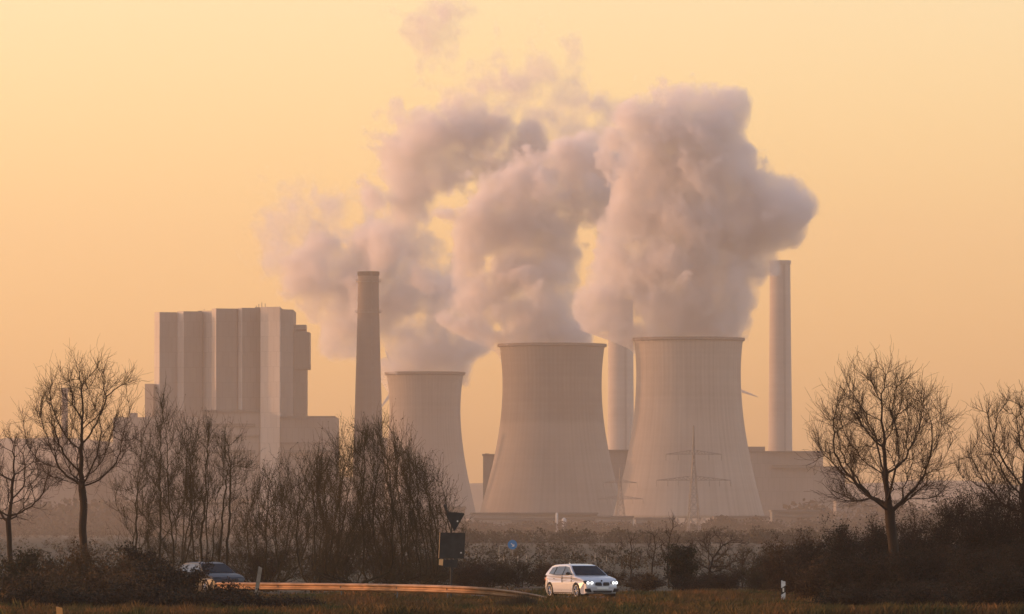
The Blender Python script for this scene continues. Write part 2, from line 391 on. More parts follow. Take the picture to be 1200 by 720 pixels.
for (a, b, py, o) in ((232, 305, 482, -13), (329.5, 394, 489.4, -17), (232, 305, 511, -13), (329.5, 394, 520, -17), (232, 305, 541, -13)):
    bpart('parapet', lambda bm: add_box(bm, X(a, DB), X(b, DB), DB+o-.3, DB+o+.9, Zp(py, DB)-.6, Zp(py, DB)+.5), M['clad_dark'])
for (a, b, o) in ((236, 300, -12.6), (334, 390, -16.5)):
    for row in (497, 528):
        if row == 528 or a < 300:
            bpart('window_band', lambda bm: add_box(bm, X(a, DB), X(b, DB), DB+o, DB+o+4, Zp(row+4, DB), Zp(row, DB)), M['window'])
bpart('vent_box', lambda bm: add_box(bm, X(151, DB), X(160, DB), DB+2, DB+10, Zp(489.5, DB), Zp(484, DB)), M['steel'])

# --- other plant buildings
def hall(name, D, pts, back, py_top, m, label, cat='industrial building', extras=None, wins=(), group=None):
    c = (X(pts[0][0], D)+X(pts[-1][0], D))/2
    o = empty(name, (c, D, 0)); tag(o, label, cat, group)
    off = Vector(o.location)
    def prt(nm, bm, mm):
        bmesh.ops.translate(bm, verts=bm.verts, vec=-off); return bobj(nm, bm, mm, o)
    bm = bmesh.new(); block(bm, D, pts, back, py_top); prt('wall', bm, m)
    y0 = D + min(p[1] for p in pts); x0, x1 = X(pts[0][0], D), X(pts[-1][0], D); zt = Zp(py_top, D)
    bm = bmesh.new(); add_box(bm, x0-.5, x1+.5, y0-.5, D+back+.5, zt+.003, zt+.9); prt('roof', bm, M['roofing'])
    for (a, b, t, bt) in wins:
        bm = bmesh.new(); add_box(bm, X(a, D), X(b, D), y0-.25, y0+.8+max(p[1] for p in pts)-min(p[1] for p in pts), Zp(bt, D), Zp(t, D)); prt('window_band', bm, M['window'])
    for (a, b, t, o1, o2) in (extras or ()):
        bm = bmesh.new(); add_box(bm, X(a, D), X(b, D), D+o1, D+o2, zt+.9, Zp(t, D)); prt('roof_house', bm, M['clad_dark'])
    return o
hall('turbine_hall', 4050, [(876, 0), (965, 4)], 80, 530.5, M['clad'], 'long hall with a flat roof at the foot of the tall pale right chimney', extras=((877, 897, 523.5, 6, 30), (935, 943, 528.5, 10, 20)), wins=((905, 960, 545, 549),))
hall('annex_hall', 4100, [(962, 0), (991, 3)], 60, 549, M['clad'], 'lower annex hall stepping down right of the long flat roofed hall', extras=((975, 983, 546.5, 8, 20),))
hall('pump_house', 4000, [(566, 0), (590, 2)], 40, 534, M['clad_dark'], 'narrow dark block peeping out left of the middle cooling tower', extras=((568, 573, 531.5, 6, 14),))
hall('switch_house', 4050, [(712, 0), (741, 3)], 40, 529, M['clad'], 'block in the gap between the middle and right cooling towers')
hall('ash_house', 4050, [(446, 0), (470, 1)], 40, 515, M['clad'], 'low block tucked between the dark chimney and the smallest cooling tower')
hall('conveyor_house', 3900, [(100, 0), (134, 4)], 50, 528, M['clad_dark'], 'low block at the far left end of the plant behind the big bare tree')
hall('coal_bunker', 3900, [(44, 0), (88, -4)], 60, 545, M['clad'], 'low grey bunker under the short dark stack at far left', extras=((52, 60, 540, 8, 20),))
st = chimney(75.5, 3900, [(455,3.6),(560,3.9),(620,4.1)], M['chim_dark'], 'short thin dark stack seen through the big bare tree at left', rings=(470,), ladder=False)
low = [ # px0, px1, D, top
 (552, 700, 3300, 603, 'clad', 'very long low shed in front of the middle cooling tower'),
 (700, 742, 3350, 607, 'clad', 'low shed in the haze left of the foot of the right cooling tower'),
 (600, 640, 3050, 611, 'clad_dark', 'small dark shed standing before the very long low shed'),
 (745, 790, 3150, 609, 'clad', 'low shed at the left foot of the lattice pylon'),
 (838, 900, 3100, 607, 'clad', 'low shed at the right foot of the lattice pylon'),
 (905, 960, 3250, 600, 'clad_dark', 'dark low shed below the long flat roofed hall'),
 (395, 450, 3300, 590, 'clad', 'low shed behind the round bush at the foot of the dark chimney'),
 (455, 545, 3300, 596, 'clad_dark', 'low dark shed at the foot of the smallest cooling tower'),
 (200, 300, 3300, 585, 'clad', 'low shed in front of the boiler house'),
 (980, 1060, 3400, 588, 'clad', 'low shed behind the big bare tree at right'),
]
for i, (a, b, D, t, mm, lb) in enumerate(low):
    n = max(2, int((b-a)/9)); 
    hall('shed', D, [(a, 0), (b, 3)], 30, t, M[mm], lb, wins=((a+3, b-3, t+4, t+6.5),), extras=((a+(b-a)*.3, a+(b-a)*.3+6, t-2.5, 6, 14),), group='low sheds at the foot of the plant')
# small white vessels at the foot of the middle tower
def silo(px, D, py_t, hw, label):
    o = empty('silo', (X(px, D), D, 0)); tag(o, label, 'silo', 'small pale silos in front of the middle tower')
    r = hw*D/F; z = Zp(py_t, D)
    bm = bmesh.new(); lathe(bm, [(r, 0), (r, z-r*.6), (r*.25, z), (.01, z)], 20); bobj('tank', bm, M['white_steel'], o, smooth=True)
    bm = bmesh.new(); add_bar(bm, (r+.3, 0, 0), (r+.3, 0, z-r*.5), .15, 4); add_bar(bm, (r+.3, .6, 0), (r+.3, .6, z-r*.5), .15, 4)
    for k in range(int(z/1.2)): add_bar(bm, (r+.3, 0, k*1.2+.4), (r+.3, .6, k*1.2+.4), .08, 3)
    bobj('ladder', bm, M['steel'], o)
silo(652.5, 3000, 601, 1.4, 'slim tall pale silo standing before the middle cooling tower')
silo(661, 3010, 607, 2.6, 'squat pale silo just right of the slim one')

# --- lattice pylons
def pylon(px, D, py_top, arms, label, base_hw, top_hw=.8):
    s = D/F; H = Zp(py_top, D)
    o = empty('electricity_pylon', (X(px, D), D, 0)); tag(o, label, 'electricity pylon', 'lattice pylons in front of the plant')
    o.rotation_euler.z = R(8)
    bw = base_hw*s; tw = top_hw*s
    waist = Zp(arms[0][0]+6, D)
    def hw(z):
        if z < waist: return bw + (tw*2.0-bw)*(z/waist)
        return tw*2.0 + (tw*.35 - tw*2.0)*((z-waist)/(H-waist))
    bm = bmesh.new(); n = 15; zs = [H*(1-(1-i/n)**1.25) for i in range(n+1)]
    c = [(-1,-1),(1,-1),(1,1),(-1,1)]
    for i in range(n):
        a, b = hw(zs[i]), hw(zs[i+1])
        for k in range(4):
            p, q = c[k], c[(k+1)%4]
            add_bar(bm, (p[0]*a, p[1]*a, zs[i]), (p[0]*b, p[1]*b, zs[i+1]), .20, 4)
            add_bar(bm, (p[0]*a, p[1]*a, zs[i]), (q[0]*b, q[1]*b, zs[i+1]), .10, 3)
            add_bar(bm, (q[0]*a, q[1]*a, zs[i]), (p[0]*b, p[1]*b, zs[i+1]), .10, 3)
            add_bar(bm, (p[0]*b, p[1]*b, zs[i+1]), (q[0]*b, q[1]*b, zs[i+1]), .09, 3)
    bobj('lattice_mast', bm, M['steel'], o)
    for (py, half) in arms:
        z = Zp(py, D); L_ = half*s; bm = bmesh.new(); h0 = 1.7; a = hw(z)
        for sg in (-1, 1):
            tip = Vector((sg*L_, 0, z))
            for yy in (-a, a):
                add_bar(bm, (sg*a, yy, z), tip, .11, 4); add_bar(bm, (sg*a, yy, z+h0), tip, .09, 4)
                for k in range(8):
                    f0, f1 = k/8, (k+1)/8
                    p0 = Vector((sg*a, yy, z)).lerp(tip, f0); p1 = Vector((sg*a, yy, z+h0)).lerp(tip, f1); add_bar(bm, p0, p1, .07, 3)
                    p2 = Vector((sg*a, yy, z)).lerp(tip, f1); add_bar(bm, p1, p2, .07, 3)
        bobj('cross_arm', bm, M['steel'], o)
        for f in (.42, .7, 1.0) if half > 36 else (.55, 1.0):
            for sg in (-1, 1):
                bm = bmesh.new(); x_ = sg*L_*f; add_bar(bm, (x_, 0, z), (x_, 0, z-.6), .06, 3)
                for k in range(5): add_bar(bm, (x_, 0, z-.6-k*.4), (x_, 0, z-.85-k*.4), .2, 6, .14)
                bobj('insulator', bm, M['steel'], o)
    return o, H
pylon(813, 2750, 499, [(532.5, 33), (563, 44)], 'tall lattice pylon with two cross arms in front of the right cooling tower', 7.5, .6)
pylon(727, 3550, 548, [(566, 20), (585, 27)], 'smaller fainter lattice pylon in the gap between middle and right cooling towers', 7)

# --- wind turbines behind the plant
def turbine(px, py, D, blade_px, ang, label):
    o = empty('wind_turbine', (X(px, D), D, 0)); tag(o, label, 'wind turbine', 'wind turbines behind the cooling towers')
    z = Zp(py, D); L_ = blade_px*D/F
    bm = bmesh.new(); lathe(bm, [(3.0, 0), (2.2, z*.6), (1.5, z-1.5)], 24); bobj('tower', bm, M['white_steel'], o, smooth=True)
    bm = bmesh.new(); add_box(bm, -2, 2, -4, 8, z-2, z+2.2); bmesh.ops.bevel(bm, geom=bm.edges[:], offset=.6, segments=2, affect='EDGES'); bobj('nacelle', bm, M['white_steel'], o)
    bm = bmesh.new(); bmesh.ops.create_uvsphere(bm, u_segments=16, v_segments=10, radius=1.9, matrix=Matrix.Translation((0, -5, z))); bobj('hub', bm, M['white_steel'], o, smooth=True)
    for k in range(3):
        a = R(ang+120*k); d = Vector((math.cos(a), 0, math.sin(a))); u = Vector((-math.sin(a), 0, math.cos(a))); y = Vector((0, 1, 0))
        bm = bmesh.new(); prev = None
        for f, cw, th in ((0, .9, .9), (.06, .9, .8), (.2, 2.1, .55), (.5, 1.4, .35), (.8, .85, .2), (1, .25, .08)):
            c = Vector((0, -5, z)) + d*(1.2+f*L_)
            ring = [bm.verts.new(c + u*cw*1.2*math.cos(t)+y*th*math.sin(t)) for t in [2*math.pi*i/8 for i in range(8)]]
            if prev: [bm.faces.new((prev[i], prev[(i+1)%8], ring[(i+1)%8], ring[i])) for i in range(8)]
            else: bm.faces.new(ring[::-1])
            prev = ring
        bm.faces.new(prev); bobj('blade', bm, M['white_steel'], o, smooth=True)
turbine(840, 448, 6800, 50, -20, 'wind turbine behind the right cooling tower, one blade sticking out right')
turbine(468, 448, 6900, 40, 234, 'wind turbine behind the smallest cooling tower, one blade showing beside the dark chimney')

# ------------------------------------------------------------------ haze
def make_haze(dens, col, aniso):
    bm = bmesh.new(); add_box(bm, -4995, 4995, -700, 9000, -1.5, 395)
    m = bpy.data.materials.new('haze_air'); m.use_nodes = True; t = m.node_tree; t.nodes.clear()
    o = t.nodes.new('ShaderNodeOutputMaterial'); v = t.nodes.new('ShaderNodeVolumePrincipled')
    v.inputs['Color'].default_value = (*col, 1); v.inputs['Density'].default_value = dens; v.inputs['Anisotropy'].default_value = aniso
    t.links.new(v.outputs[0], o.inputs['Volume'])
    try: m.cycles.homogeneous_volume = True
    except Exception: pass
    tag(bobj('haze', bm, m), kind='stuff')
make_haze(HAZE_D, HAZE_C, HAZE_G)

# ------------------------------------------------------------------ steam
def steam_mat(name, puffs, dens, edge, nscale, namp, thr, warp, aniso=.35, col=(.97,.95,.96), detail=5.0, step=.5):
    """steam density: union of soft puffs, torn by warped fractal noise (all in the plume's own coordinates)"""
    m = bpy.data.materials.new(name); m.use_nodes = True; t = m.node_tree; t.nodes.clear(); L = t.links
    o = t.nodes.new('ShaderNodeOutputMaterial'); v = t.nodes.new('ShaderNodeVolumePrincipled')
    v.inputs['Color'].default_value = (*col, 1); v.inputs['Anisotropy'].default_value = aniso
    tc = t.nodes.new('ShaderNodeTexCoord'); n = t.nodes.new('ShaderNodeTexNoise'); n.inputs['Scale'].default_value = nscale
    n.inputs['Detail'].default_value = detail; n.inputs['Roughness'].default_value = .60
    L.new(tc.outputs['Object'], n.inputs[0])
    sb = t.nodes.new('ShaderNodeVectorMath'); sb.operation = 'SUBTRACT'; L.new(n.outputs['Color'], sb.inputs[0]); sb.inputs[1].default_value = (.5, .5, .5)
    ma = t.nodes.new('ShaderNodeVectorMath'); ma.operation = 'MULTIPLY_ADD'; L.new(sb.outputs[0], ma.inputs[0]); ma.inputs[1].default_value = (warp, warp, warp); L.new(tc.outputs['Object'], ma.inputs[2])
    cur = None
    for c, r in puffs:
        d = t.nodes.new('ShaderNodeVectorMath'); d.operation = 'DISTANCE'; L.new(ma.outputs[0], d.inputs[0]); d.inputs[1].default_value = c
        f = t.nodes.new('ShaderNodeMath'); f.operation = 'SUBTRACT'; f.inputs[0].default_value = r; L.new(d.outputs['Value'], f.inputs[1])
        if cur is None: cur = f.outputs[0]
        else:
            x = t.nodes.new('ShaderNodeMath'); x.operation = 'MAXIMUM'; L.new(cur, x.inputs[0]); L.new(f.outputs[0], x.inputs[1]); cur = x.outputs[0]
    # cur = metres inside the puff surface; add noise, then a short smooth ramp
    k = t.nodes.new('ShaderNodeMath'); k.operation = 'MULTIPLY_ADD'; L.new(n.outputs[0], k.inputs[0]); k.inputs[1].default_value = namp; L.new(cur, k.inputs[2])
    mr = t.nodes.new('ShaderNodeMapRange'); mr.interpolation_type = 'SMOOTHSTEP'; L.new(k.outputs[0], mr.inputs[0])
    mr.inputs[1].default_value = .5*namp+thr; mr.inputs[2].default_value = .5*namp+thr+edge; mr.inputs[3].default_value = 0; mr.inputs[4].default_value = dens
    cl = t.nodes.new('ShaderNodeMapRange'); L.new(n.outputs[0], cl.inputs[0]); cl.inputs[1].default_value = .36; cl.inputs[2].default_value = .64; cl.inputs[3].default_value = .25; cl.inputs[4].default_value = 1.7
    ml = t.nodes.new('ShaderNodeMath'); ml.operation = 'MULTIPLY'; L.new(mr.outputs[0], ml.inputs[0]); L.new(cl.outputs[0], ml.inputs[1])
    L.new(ml.outputs[0], v.inputs['Density']); L.new(v.outputs[0], o.inputs['Volume'])
    try: m.cycles.volume_step_rate = step
    except Exception: pass
    return m
def plume(name, puffs, D, P, label, cat, seed, group='steam clouds over the cooling towers', vox=4.0, mouth=None):
    rng = random.Random(seed); s = D/F; bm = bmesh.new(); o3 = Vector((X(puffs[0][0], D), D, Zp(puffs[0][1], D))); lst = []
    for p in puffs:
        px, py, r = p[:3]; dy = p[3] if len(p) > 3 else rng.uniform(-.3, .3)*r
        c = at(px, py, D)+Vector((0, dy*s, 0))-o3; lst.append((tuple(c), r*s))
        bmesh.ops.create_icosphere(bm, subdivisions=2, radius=r*s*1.06+P.get('hull', 4), matrix=Matrix.Translation(c))
    if mouth:            # the air volume may not reach outside the mouth of its tower
        mx, mz, mr_ = X(mouth[0], D)-o3.x, Zp(mouth[1], D)-o3.z, mouth[2]*s
        for v in bm.verts:
            if v.co.z < mz+3:
                k = math.hypot(v.co.x-mx, v.co.y)
                if k > mr_: v.co.x = mx+(v.co.x-mx)*mr_/k; v.co.y *= mr_/k
                v.co.z = max(v.co.z, mz-14)
    me = bpy.data.meshes.new(name); bm.to_mesh(me); bm.free(); o = bpy.data.objects.new(name, me); COL.objects.link(o); o.location = o3
    md = o.modifiers.new('r', 'REMESH'); md.mode = 'VOXEL'; md.voxel_size = vox
    dg = bpy.context.evaluated_depsgraph_get(); me2 = bpy.data.meshes.new_from_object(o.evaluated_get(dg)); o.modifiers.clear(); o.data = me2
    me2.materials.clear(); me2.materials.append(steam_mat(name, lst, **{k: v for k, v in P.items() if k != 'hull'}))
    tag(o, label, cat, group); return o
thick = dict(dens=.110, edge=3.4, nscale=.052, namp=44, thr=-3.0, warp=34, hull=16, detail=7, step=.35)
thin = dict(dens=.095, edge=6.5, nscale=.052, namp=54, thr=-4.5, warp=38, hull=17, detail=7, step=.4)
wisp = dict(dens=.042, edge=12.0, nscale=.058, namp=78, thr=-3.5, warp=50, hull=18, detail=6, step=.5)
plume('steam_plume', [(790,392,26,0),(826,392,28,0),(850,388,19,0),(765,388,17,0),(780,370,33),(838,372,36),(866,380,13),(722,352,30),(770,335,46),(832,322,54),(872,305,38),(733,312,30),(708,340,18),(845,392,22,0),
  (800,275,54),(852,258,52),(903,248,44),(926,238,29),(895,222,28),(835,205,52),(786,205,44),(820,150,46),(798,128,25),(846,135,30),(862,128,14),(770,155,38),(750,185,36),(760,235,34),(740,265,26),(842,168,30),(728,386,17),(712,393,13),(745,372,20)],
  3700, thick, 'largest billowing steam plume above the right cooling tower, reaching far right', 'steam plume', 1, mouth=(807, 397, 62))
plume('steam_plume', [(622,399,26,0),(650,399,28,0),(676,400,15,0),(610,390,22,0),(615,368,32),(655,370,27),(585,362,28),(640,335,38),(566,345,26),(608,318,38),(655,305,24),(568,272,32),(608,268,38),(645,272,30),(602,228,32),(638,232,36),(682,232,36),(583,215,18),(690,190,32),(650,200,26),(716,215,32),(700,255,24),(735,205,26),(722,245,20),(560,378,22),(668,390,14),(540,262,14),(548,318,16)],
  3860, thick, 'middle steam plume rising from the middle cooling tower and leaning left', 'steam plume', 2, mouth=(647, 404, 60))
plume('steam_plume', [(486,430,24,0),(512,430,26,0),(528,428,18,0),(478,414,28),(518,408,28),(545,392,28),(470,385,30),(520,372,30),(432,352,34),(470,340,32),(395,330,36),(415,372,24),(440,310,34),(378,305,26),(408,395,16),(365,325,20),(545,355,24),(500,345,24),(385,360,20),(455,285,22),(350,305,14)],
  3980, thin, 'left steam plume spreading from the smallest cooling tower behind the dark chimney', 'steam plume', 3, mouth=(498, 437, 44))
plume('steam_wisp', [(500,168,38),(478,150,22),(520,190,28),(470,200,28),(485,228,24),(545,150,30),(575,165,28),(600,190,24),(552,200,24),(462,232,18),(480,262,22),(455,275,22),(500,290,20),(530,320,18),(500,318,20),(620,175,22),(465,165,18)],
  3950, thin, 'loose ragged steam bank drifting high over the smallest cooling tower', 'steam wisp', 4, group='drifting steam wisps')
plume('steam_wisp', [(560,110,24),(600,95,26),(635,80,24),(590,130,24),(640,120,28),(670,140,30),(530,95,16),(665,60,16),(625,160,26),(675,170,26),(705,130,26),(560,75,14),(725,165,28),(700,160,24),(590,60,12)],
  3950, wisp, 'faint steam veil above the middle plume, near the top of the sky', 'steam wisp', 5, group='drifting steam wisps')
plume('steam_wisp', [(515,22,28),(500,10,18),(535,14,18),(510,42,16),(488,30,14)],
  4000, wisp, 'highest small steam wisp near the top edge of the picture', 'steam wisp', 6, group='drifting steam wisps')
plume('steam_wisp', [(338,250,22),(325,275,18),(345,225,16),(360,262,18),(395,255,18),(380,230,15),(330,298,15),(430,255,18),(410,275,16)],
  4000, wisp, 'thin steam shreds at far left above the boiler house roof', 'steam wisp', 7, group='drifting steam wisps')

#@@FOREGROUND@@
# ------------------------------------------------------------------ plants
def tubes(segs, n=3):
    """segs (N,8): p0 p1 r0 r1 -> verts, quads"""
    S = np.asarray(segs, float); N = len(S)
    p0, p1, r0, r1 = S[:, :3], S[:, 3:6], S[:, 6], S[:, 7]
    d = p1-p0; L = np.linalg.norm(d, axis=1, keepdims=True); L[L == 0] = 1; d = d/L
    ref = np.array([1.0, .13, .07]); u = np.cross(d, ref); un = np.linalg.norm(u, axis=1, keepdims=True)
    u = np.where(un > .05, u/np.maximum(un, 1e-6), np.array([[0, 0, 1.0]])); v = np.cross(d, u)
    a = 2*np.pi*np.arange(n)/n
    off = u[:, None, :]*np.cos(a)[None, :, None] + v[:, None, :]*np.sin(a)[None, :, None]
    A = p0[:, None, :] + off*r0[:, None, None]; B = p1[:, None, :] + off*r1[:, None, None]
    V = np.concatenate([A, B], axis=1).reshape(-1, 3)
    i = np.arange(n); q = np.stack([i, (i+1) % n, (i+1) % n+n, i+n], 1)
    T = (q[None]+(np.arange(N)*2*n)[:, None, None]).reshape(-1, 4)
    return V, T
def grow(rng, out, p, d, L, r, depth, P):
    """recursive branch; out[level] collects segments"""
    n = P['n'][depth]; step = L/n; k = P['kids'][depth] if depth < len(P['kids']) else 0
    up = P['up'][depth]; wob = P['wob'][depth]; rt = r*P['taper']; x, y, z = p; dx, dy, dz = d; g = rng.gauss
    for i in range(n):
        dx += g(0, wob); dy += g(0, wob); dz += g(0, wob)*.7 + up
        l = math.sqrt(dx*dx+dy*dy+dz*dz); dx /= l; dy /= l; dz /= l
        nx, ny, nz = x+dx*step, y+dy*step, z+dz*step
        ra = r+(rt-r)*i/n; rb = r+(rt-r)*(i+1)/n
        out[depth].append((x, y, z, nx, ny, nz, ra, rb))
        x, y, z = nx, ny, nz
        f = (i+1)/n
        if k and f >= P['start'][depth]:
            m = k/(n*(1-P['start'][depth])+1); c = int(m)+(1 if rng.random() < m-int(m) else 0)
            for _ in range(c):
                ax, ay, az = g(0, 1), g(0, 1), g(0, 1); dt = ax*dx+ay*dy+az*dz; ax -= dt*dx; ay -= dt*dy; az -= dt*dz
                al = math.sqrt(ax*ax+ay*ay+az*az) or 1; an = R(rng.uniform(*P['ang'])); ca, sa = math.cos(an), math.sin(an)/al
                cl = L*P['len']*rng.uniform(.65, 1.15)*(1.15-.55*f)
                q = rng.uniform(0, 1); bx, by, bz = x-dx*step*q, y-dy*step*q, z-dz*step*q
                grow(rng, out, (bx, by, bz), (dx*ca+ax*sa, dy*ca+ay*sa, dz*ca+az*sa), cl, max(rb*P['rk'], P['rmin']), depth+1, P)
TREE = dict(n=(7, 7, 6, 5, 4), kids=(7, 8, 7, 5), up=(.035, .03, .025, .02, .02), wob=(.08, .10, .12, .13, .14), start=(.12, .12, .12, .1), ang=(25, 58), len=.66, rk=.52, taper=.35, rmin=.0095)
TREE2 = dict(TREE, ang=(18, 42), up=(.06, .06, .05, .04, .03), len=.62)
SHRUB = dict(n=(8, 7, 5, 4), kids=(14, 10, 5), up=(.03, .04, .05, .03), wob=(.07, .09, .12, .14), start=(.06, .10, .1), ang=(15, 42), len=.56, rk=.5, taper=.3, rmin=.009)
TWIGGY = dict(SHRUB, n=(7, 5, 4, 3), kids=(10, 8, 5), ang=(20, 65), wob=(.12, .16, .2, .2))
def leaves(rng, pts, n, size, spread):
    r = np.random.RandomState(rng.randint(0, 10**6)); pts = np.asarray(pts)
    c = pts[r.randint(0, len(pts), n)] + r.normal(0, spread, (n, 3))
    a = r.normal(0, 1, (n, 3)); a /= np.linalg.norm(a, axis=1, keepdims=True); b = np.cross(a, r.normal(0, 1, (n, 3))); b /= np.linalg.norm(b, axis=1, keepdims=True)
    s = size*r.uniform(.5, 1.4, (n, 1)); V = np.stack([c-a*s*.5, c+b*s*.32, c+a*s*.5, c-b*s*.32], 1).reshape(-1, 3)
    V[:, 2] = np.maximum(V[:, 2], .01)
    return V, np.arange(4*n).reshape(-1, 4)
def plant(name, px, D, x0, x1, ytop, fork, label, cat, P, seed, nl=6, r=.10, spread=(15, 50), m_bark='bark', m_twig='twig', nleaf=0, leafm='leaf_olive', lsize=.05, depthscale=.8, group=None, nstem=1, part_names=('trunk', 'crown'), rad=None, base_z=0.0, lspread=.05, dens=1.0):
    """bare tree or many-stemmed shrub fitted to the size it has in the photograph"""
    rng = random.Random(seed); s = D/F; H = Zp(ytop, D)-base_z; h0 = max(.02, Zp(fork, D)-base_z)
    out = [[] for _ in range(6)]; trunk = []
    if dens != 1.0: P = dict(P, kids=tuple(k*dens for k in P['kids']))
    if nstem == 1:
        x = y = z = 0; n = 8; lean = rng.gauss(0, .015)
        for i in range(n):
            nx, ny = x+rng.gauss(0, .012)*h0+lean*h0/n, y+rng.gauss(0, .012)*h0; nz = h0*(i+1)/n
            fl = 1.35-.35*min(1, i/2.0); fl2 = 1.35-.35*min(1, (i+1)/2.0)
            trunk.append((x, y, z, nx, ny, nz, r*fl*(1-.2*i/n), r*fl2*(1-.2*(i+1)/n))); x, y, z = nx, ny, nz
        starts = [(x, y, z-rng.uniform(0, .12)*h0) for _ in range(nl)]
        k0 = len(trunk)
    else: starts = [(rng.gauss(0, .22)*s*(x1-x0)*.25, rng.gauss(0, .2), 0) for _ in range(nl)]
    off = rng.uniform(0, 6.28)
    for i, st in enumerate(starts):
        az = off + 2*math.pi*i/nl*1.0 + rng.gauss(0, .25); an = R(rng.uniform(*spread)) if i else R(4)
        d = (math.sin(an)*math.cos(az), math.sin(an)*math.sin(az), math.cos(an))
        grow(rng, out, st, d, (H-st[2])*.62*rng.uniform(.85, 1.1), (rad or r*.55)*(1.2 if i == 0 else rng.uniform(.7, 1)), 0, P)
    # fit the crown to its outline
    allp = np.array([q[3:6] for lv in out for q in lv]); 
    xl, xh = np.percentile(allp[:, 0], .3), np.percentile(allp[:, 0], 99.7); zt = np.percentile(allp[:, 2], 99.85)
    tx = X(px, D); fl = (tx-X(x0, D))/max(.1, -xl); fr = (X(x1, D)-tx)/max(.1, xh); fy = (fl+fr)/2*depthscale
    def warp(S):
        S = np.array(S, float)
        if not len(S): return S.reshape(0, 8)
        for o in (0, 3):
            k = np.clip(S[:, o+2]/max(h0, .01), 0, 1) if nstem == 1 else 1.0
            fx = np.where(S[:, o] < 0, fl, fr); S[:, o] *= 1+(fx-1)*k; S[:, o+1] *= 1+(fy-1)*k
            zz = S[:, o+2]; S[:, o+2] = np.where(zz > h0, h0+(zz-h0)*(H-h0)/max(.1, zt-h0), zz)
            S[:, o+2] = np.maximum(S[:, o+2], .0)
        return S
    root = empty(name, (tx, D, base_z)); tag(root, label, cat, group)
    wood = warp(trunk + out[0]) if nstem == 1 else warp(out[0])
    k = P['n'][0]
    for i in range(0, len(wood), k):
        V, T = tubes(wood[i:i+k], 7); fast_mesh(part_names[0], V, T, M[m_bark], root, smooth=True)
    tw = warp([q for lv in out[1:] for q in lv])
    if len(tw):
        V, T = tubes(tw, 3); fast_mesh(part_names[1], V, T, M[m_twig], root)
    if nleaf:
        V, T = leaves(rng, tw[len(tw)//6:, 3:6], nleaf, lsize, lspread); fast_mesh('foliage', V, T, M[leafm], root)
    return root
def copy_tree(o, loc, rz=0, sc=(1,1,1), label=None):
    r = o.copy(); COL.objects.link(r); r.location = loc; r.rotation_euler = (0, 0, rz); r.scale = sc
    if label: r['label'] = label
    for ch in list(o.children):
        c = ch.copy(); COL.objects.link(c); c.parent = r
    return r

def colonize(rs, nodes, parents, att, step, kill, up, iters=220, jit=.12, reach=None, inertia=.45):
    """space colonisation: branches grow towards free points of the crown volume"""
    P = [np.array(n, float) for n in nodes]; par = list(parents)
    near = np.full(len(att), -1); nd = np.full(len(att), 1e9); alive = np.ones(len(att), bool); start = 0; used = {}
    for it in range(iters):
        N = np.array(P[start:])
        if len(N):
            dd = np.linalg.norm(att[:, None, :]-N[None], axis=2); j = dd.argmin(1); m = dd[np.arange(len(att)), j]; b = m < nd; nd[b] = m[b]; near[b] = j[b]+start
        alive &= nd > kill
        if not alive.any(): break
        start = len(P); idx = np.where(alive)[0]
        if reach: 
            k2 = idx[nd[idx] < reach]
            idx = k2 if len(k2) else idx
        base = np.array(P); v = att[idx]-base[near[idx]]; v /= np.linalg.norm(v, axis=1, keepdims=True)
        acc = np.zeros((len(P), 3)); np.add.at(acc, near[idx], v); act = np.unique(near[idx])
        added = 0
        for a in act:
            if used.get(a, 0) > 3: continue
            d = acc[a]; d = d/(np.linalg.norm(d)+1e-9)
            if par[a] >= 0:
                q = base[a]-base[par[a]]; d = d+inertia*q/(np.linalg.norm(q)+1e-9)
            d = d+rs.normal(0, jit, 3); d[2] += up; d /= np.linalg.norm(d)
            P.append(base[a]+d*step); par.append(a); used[a] = used.get(a, 0)+1; added += 1
        if not added: break
    return np.array(P), np.array(par)
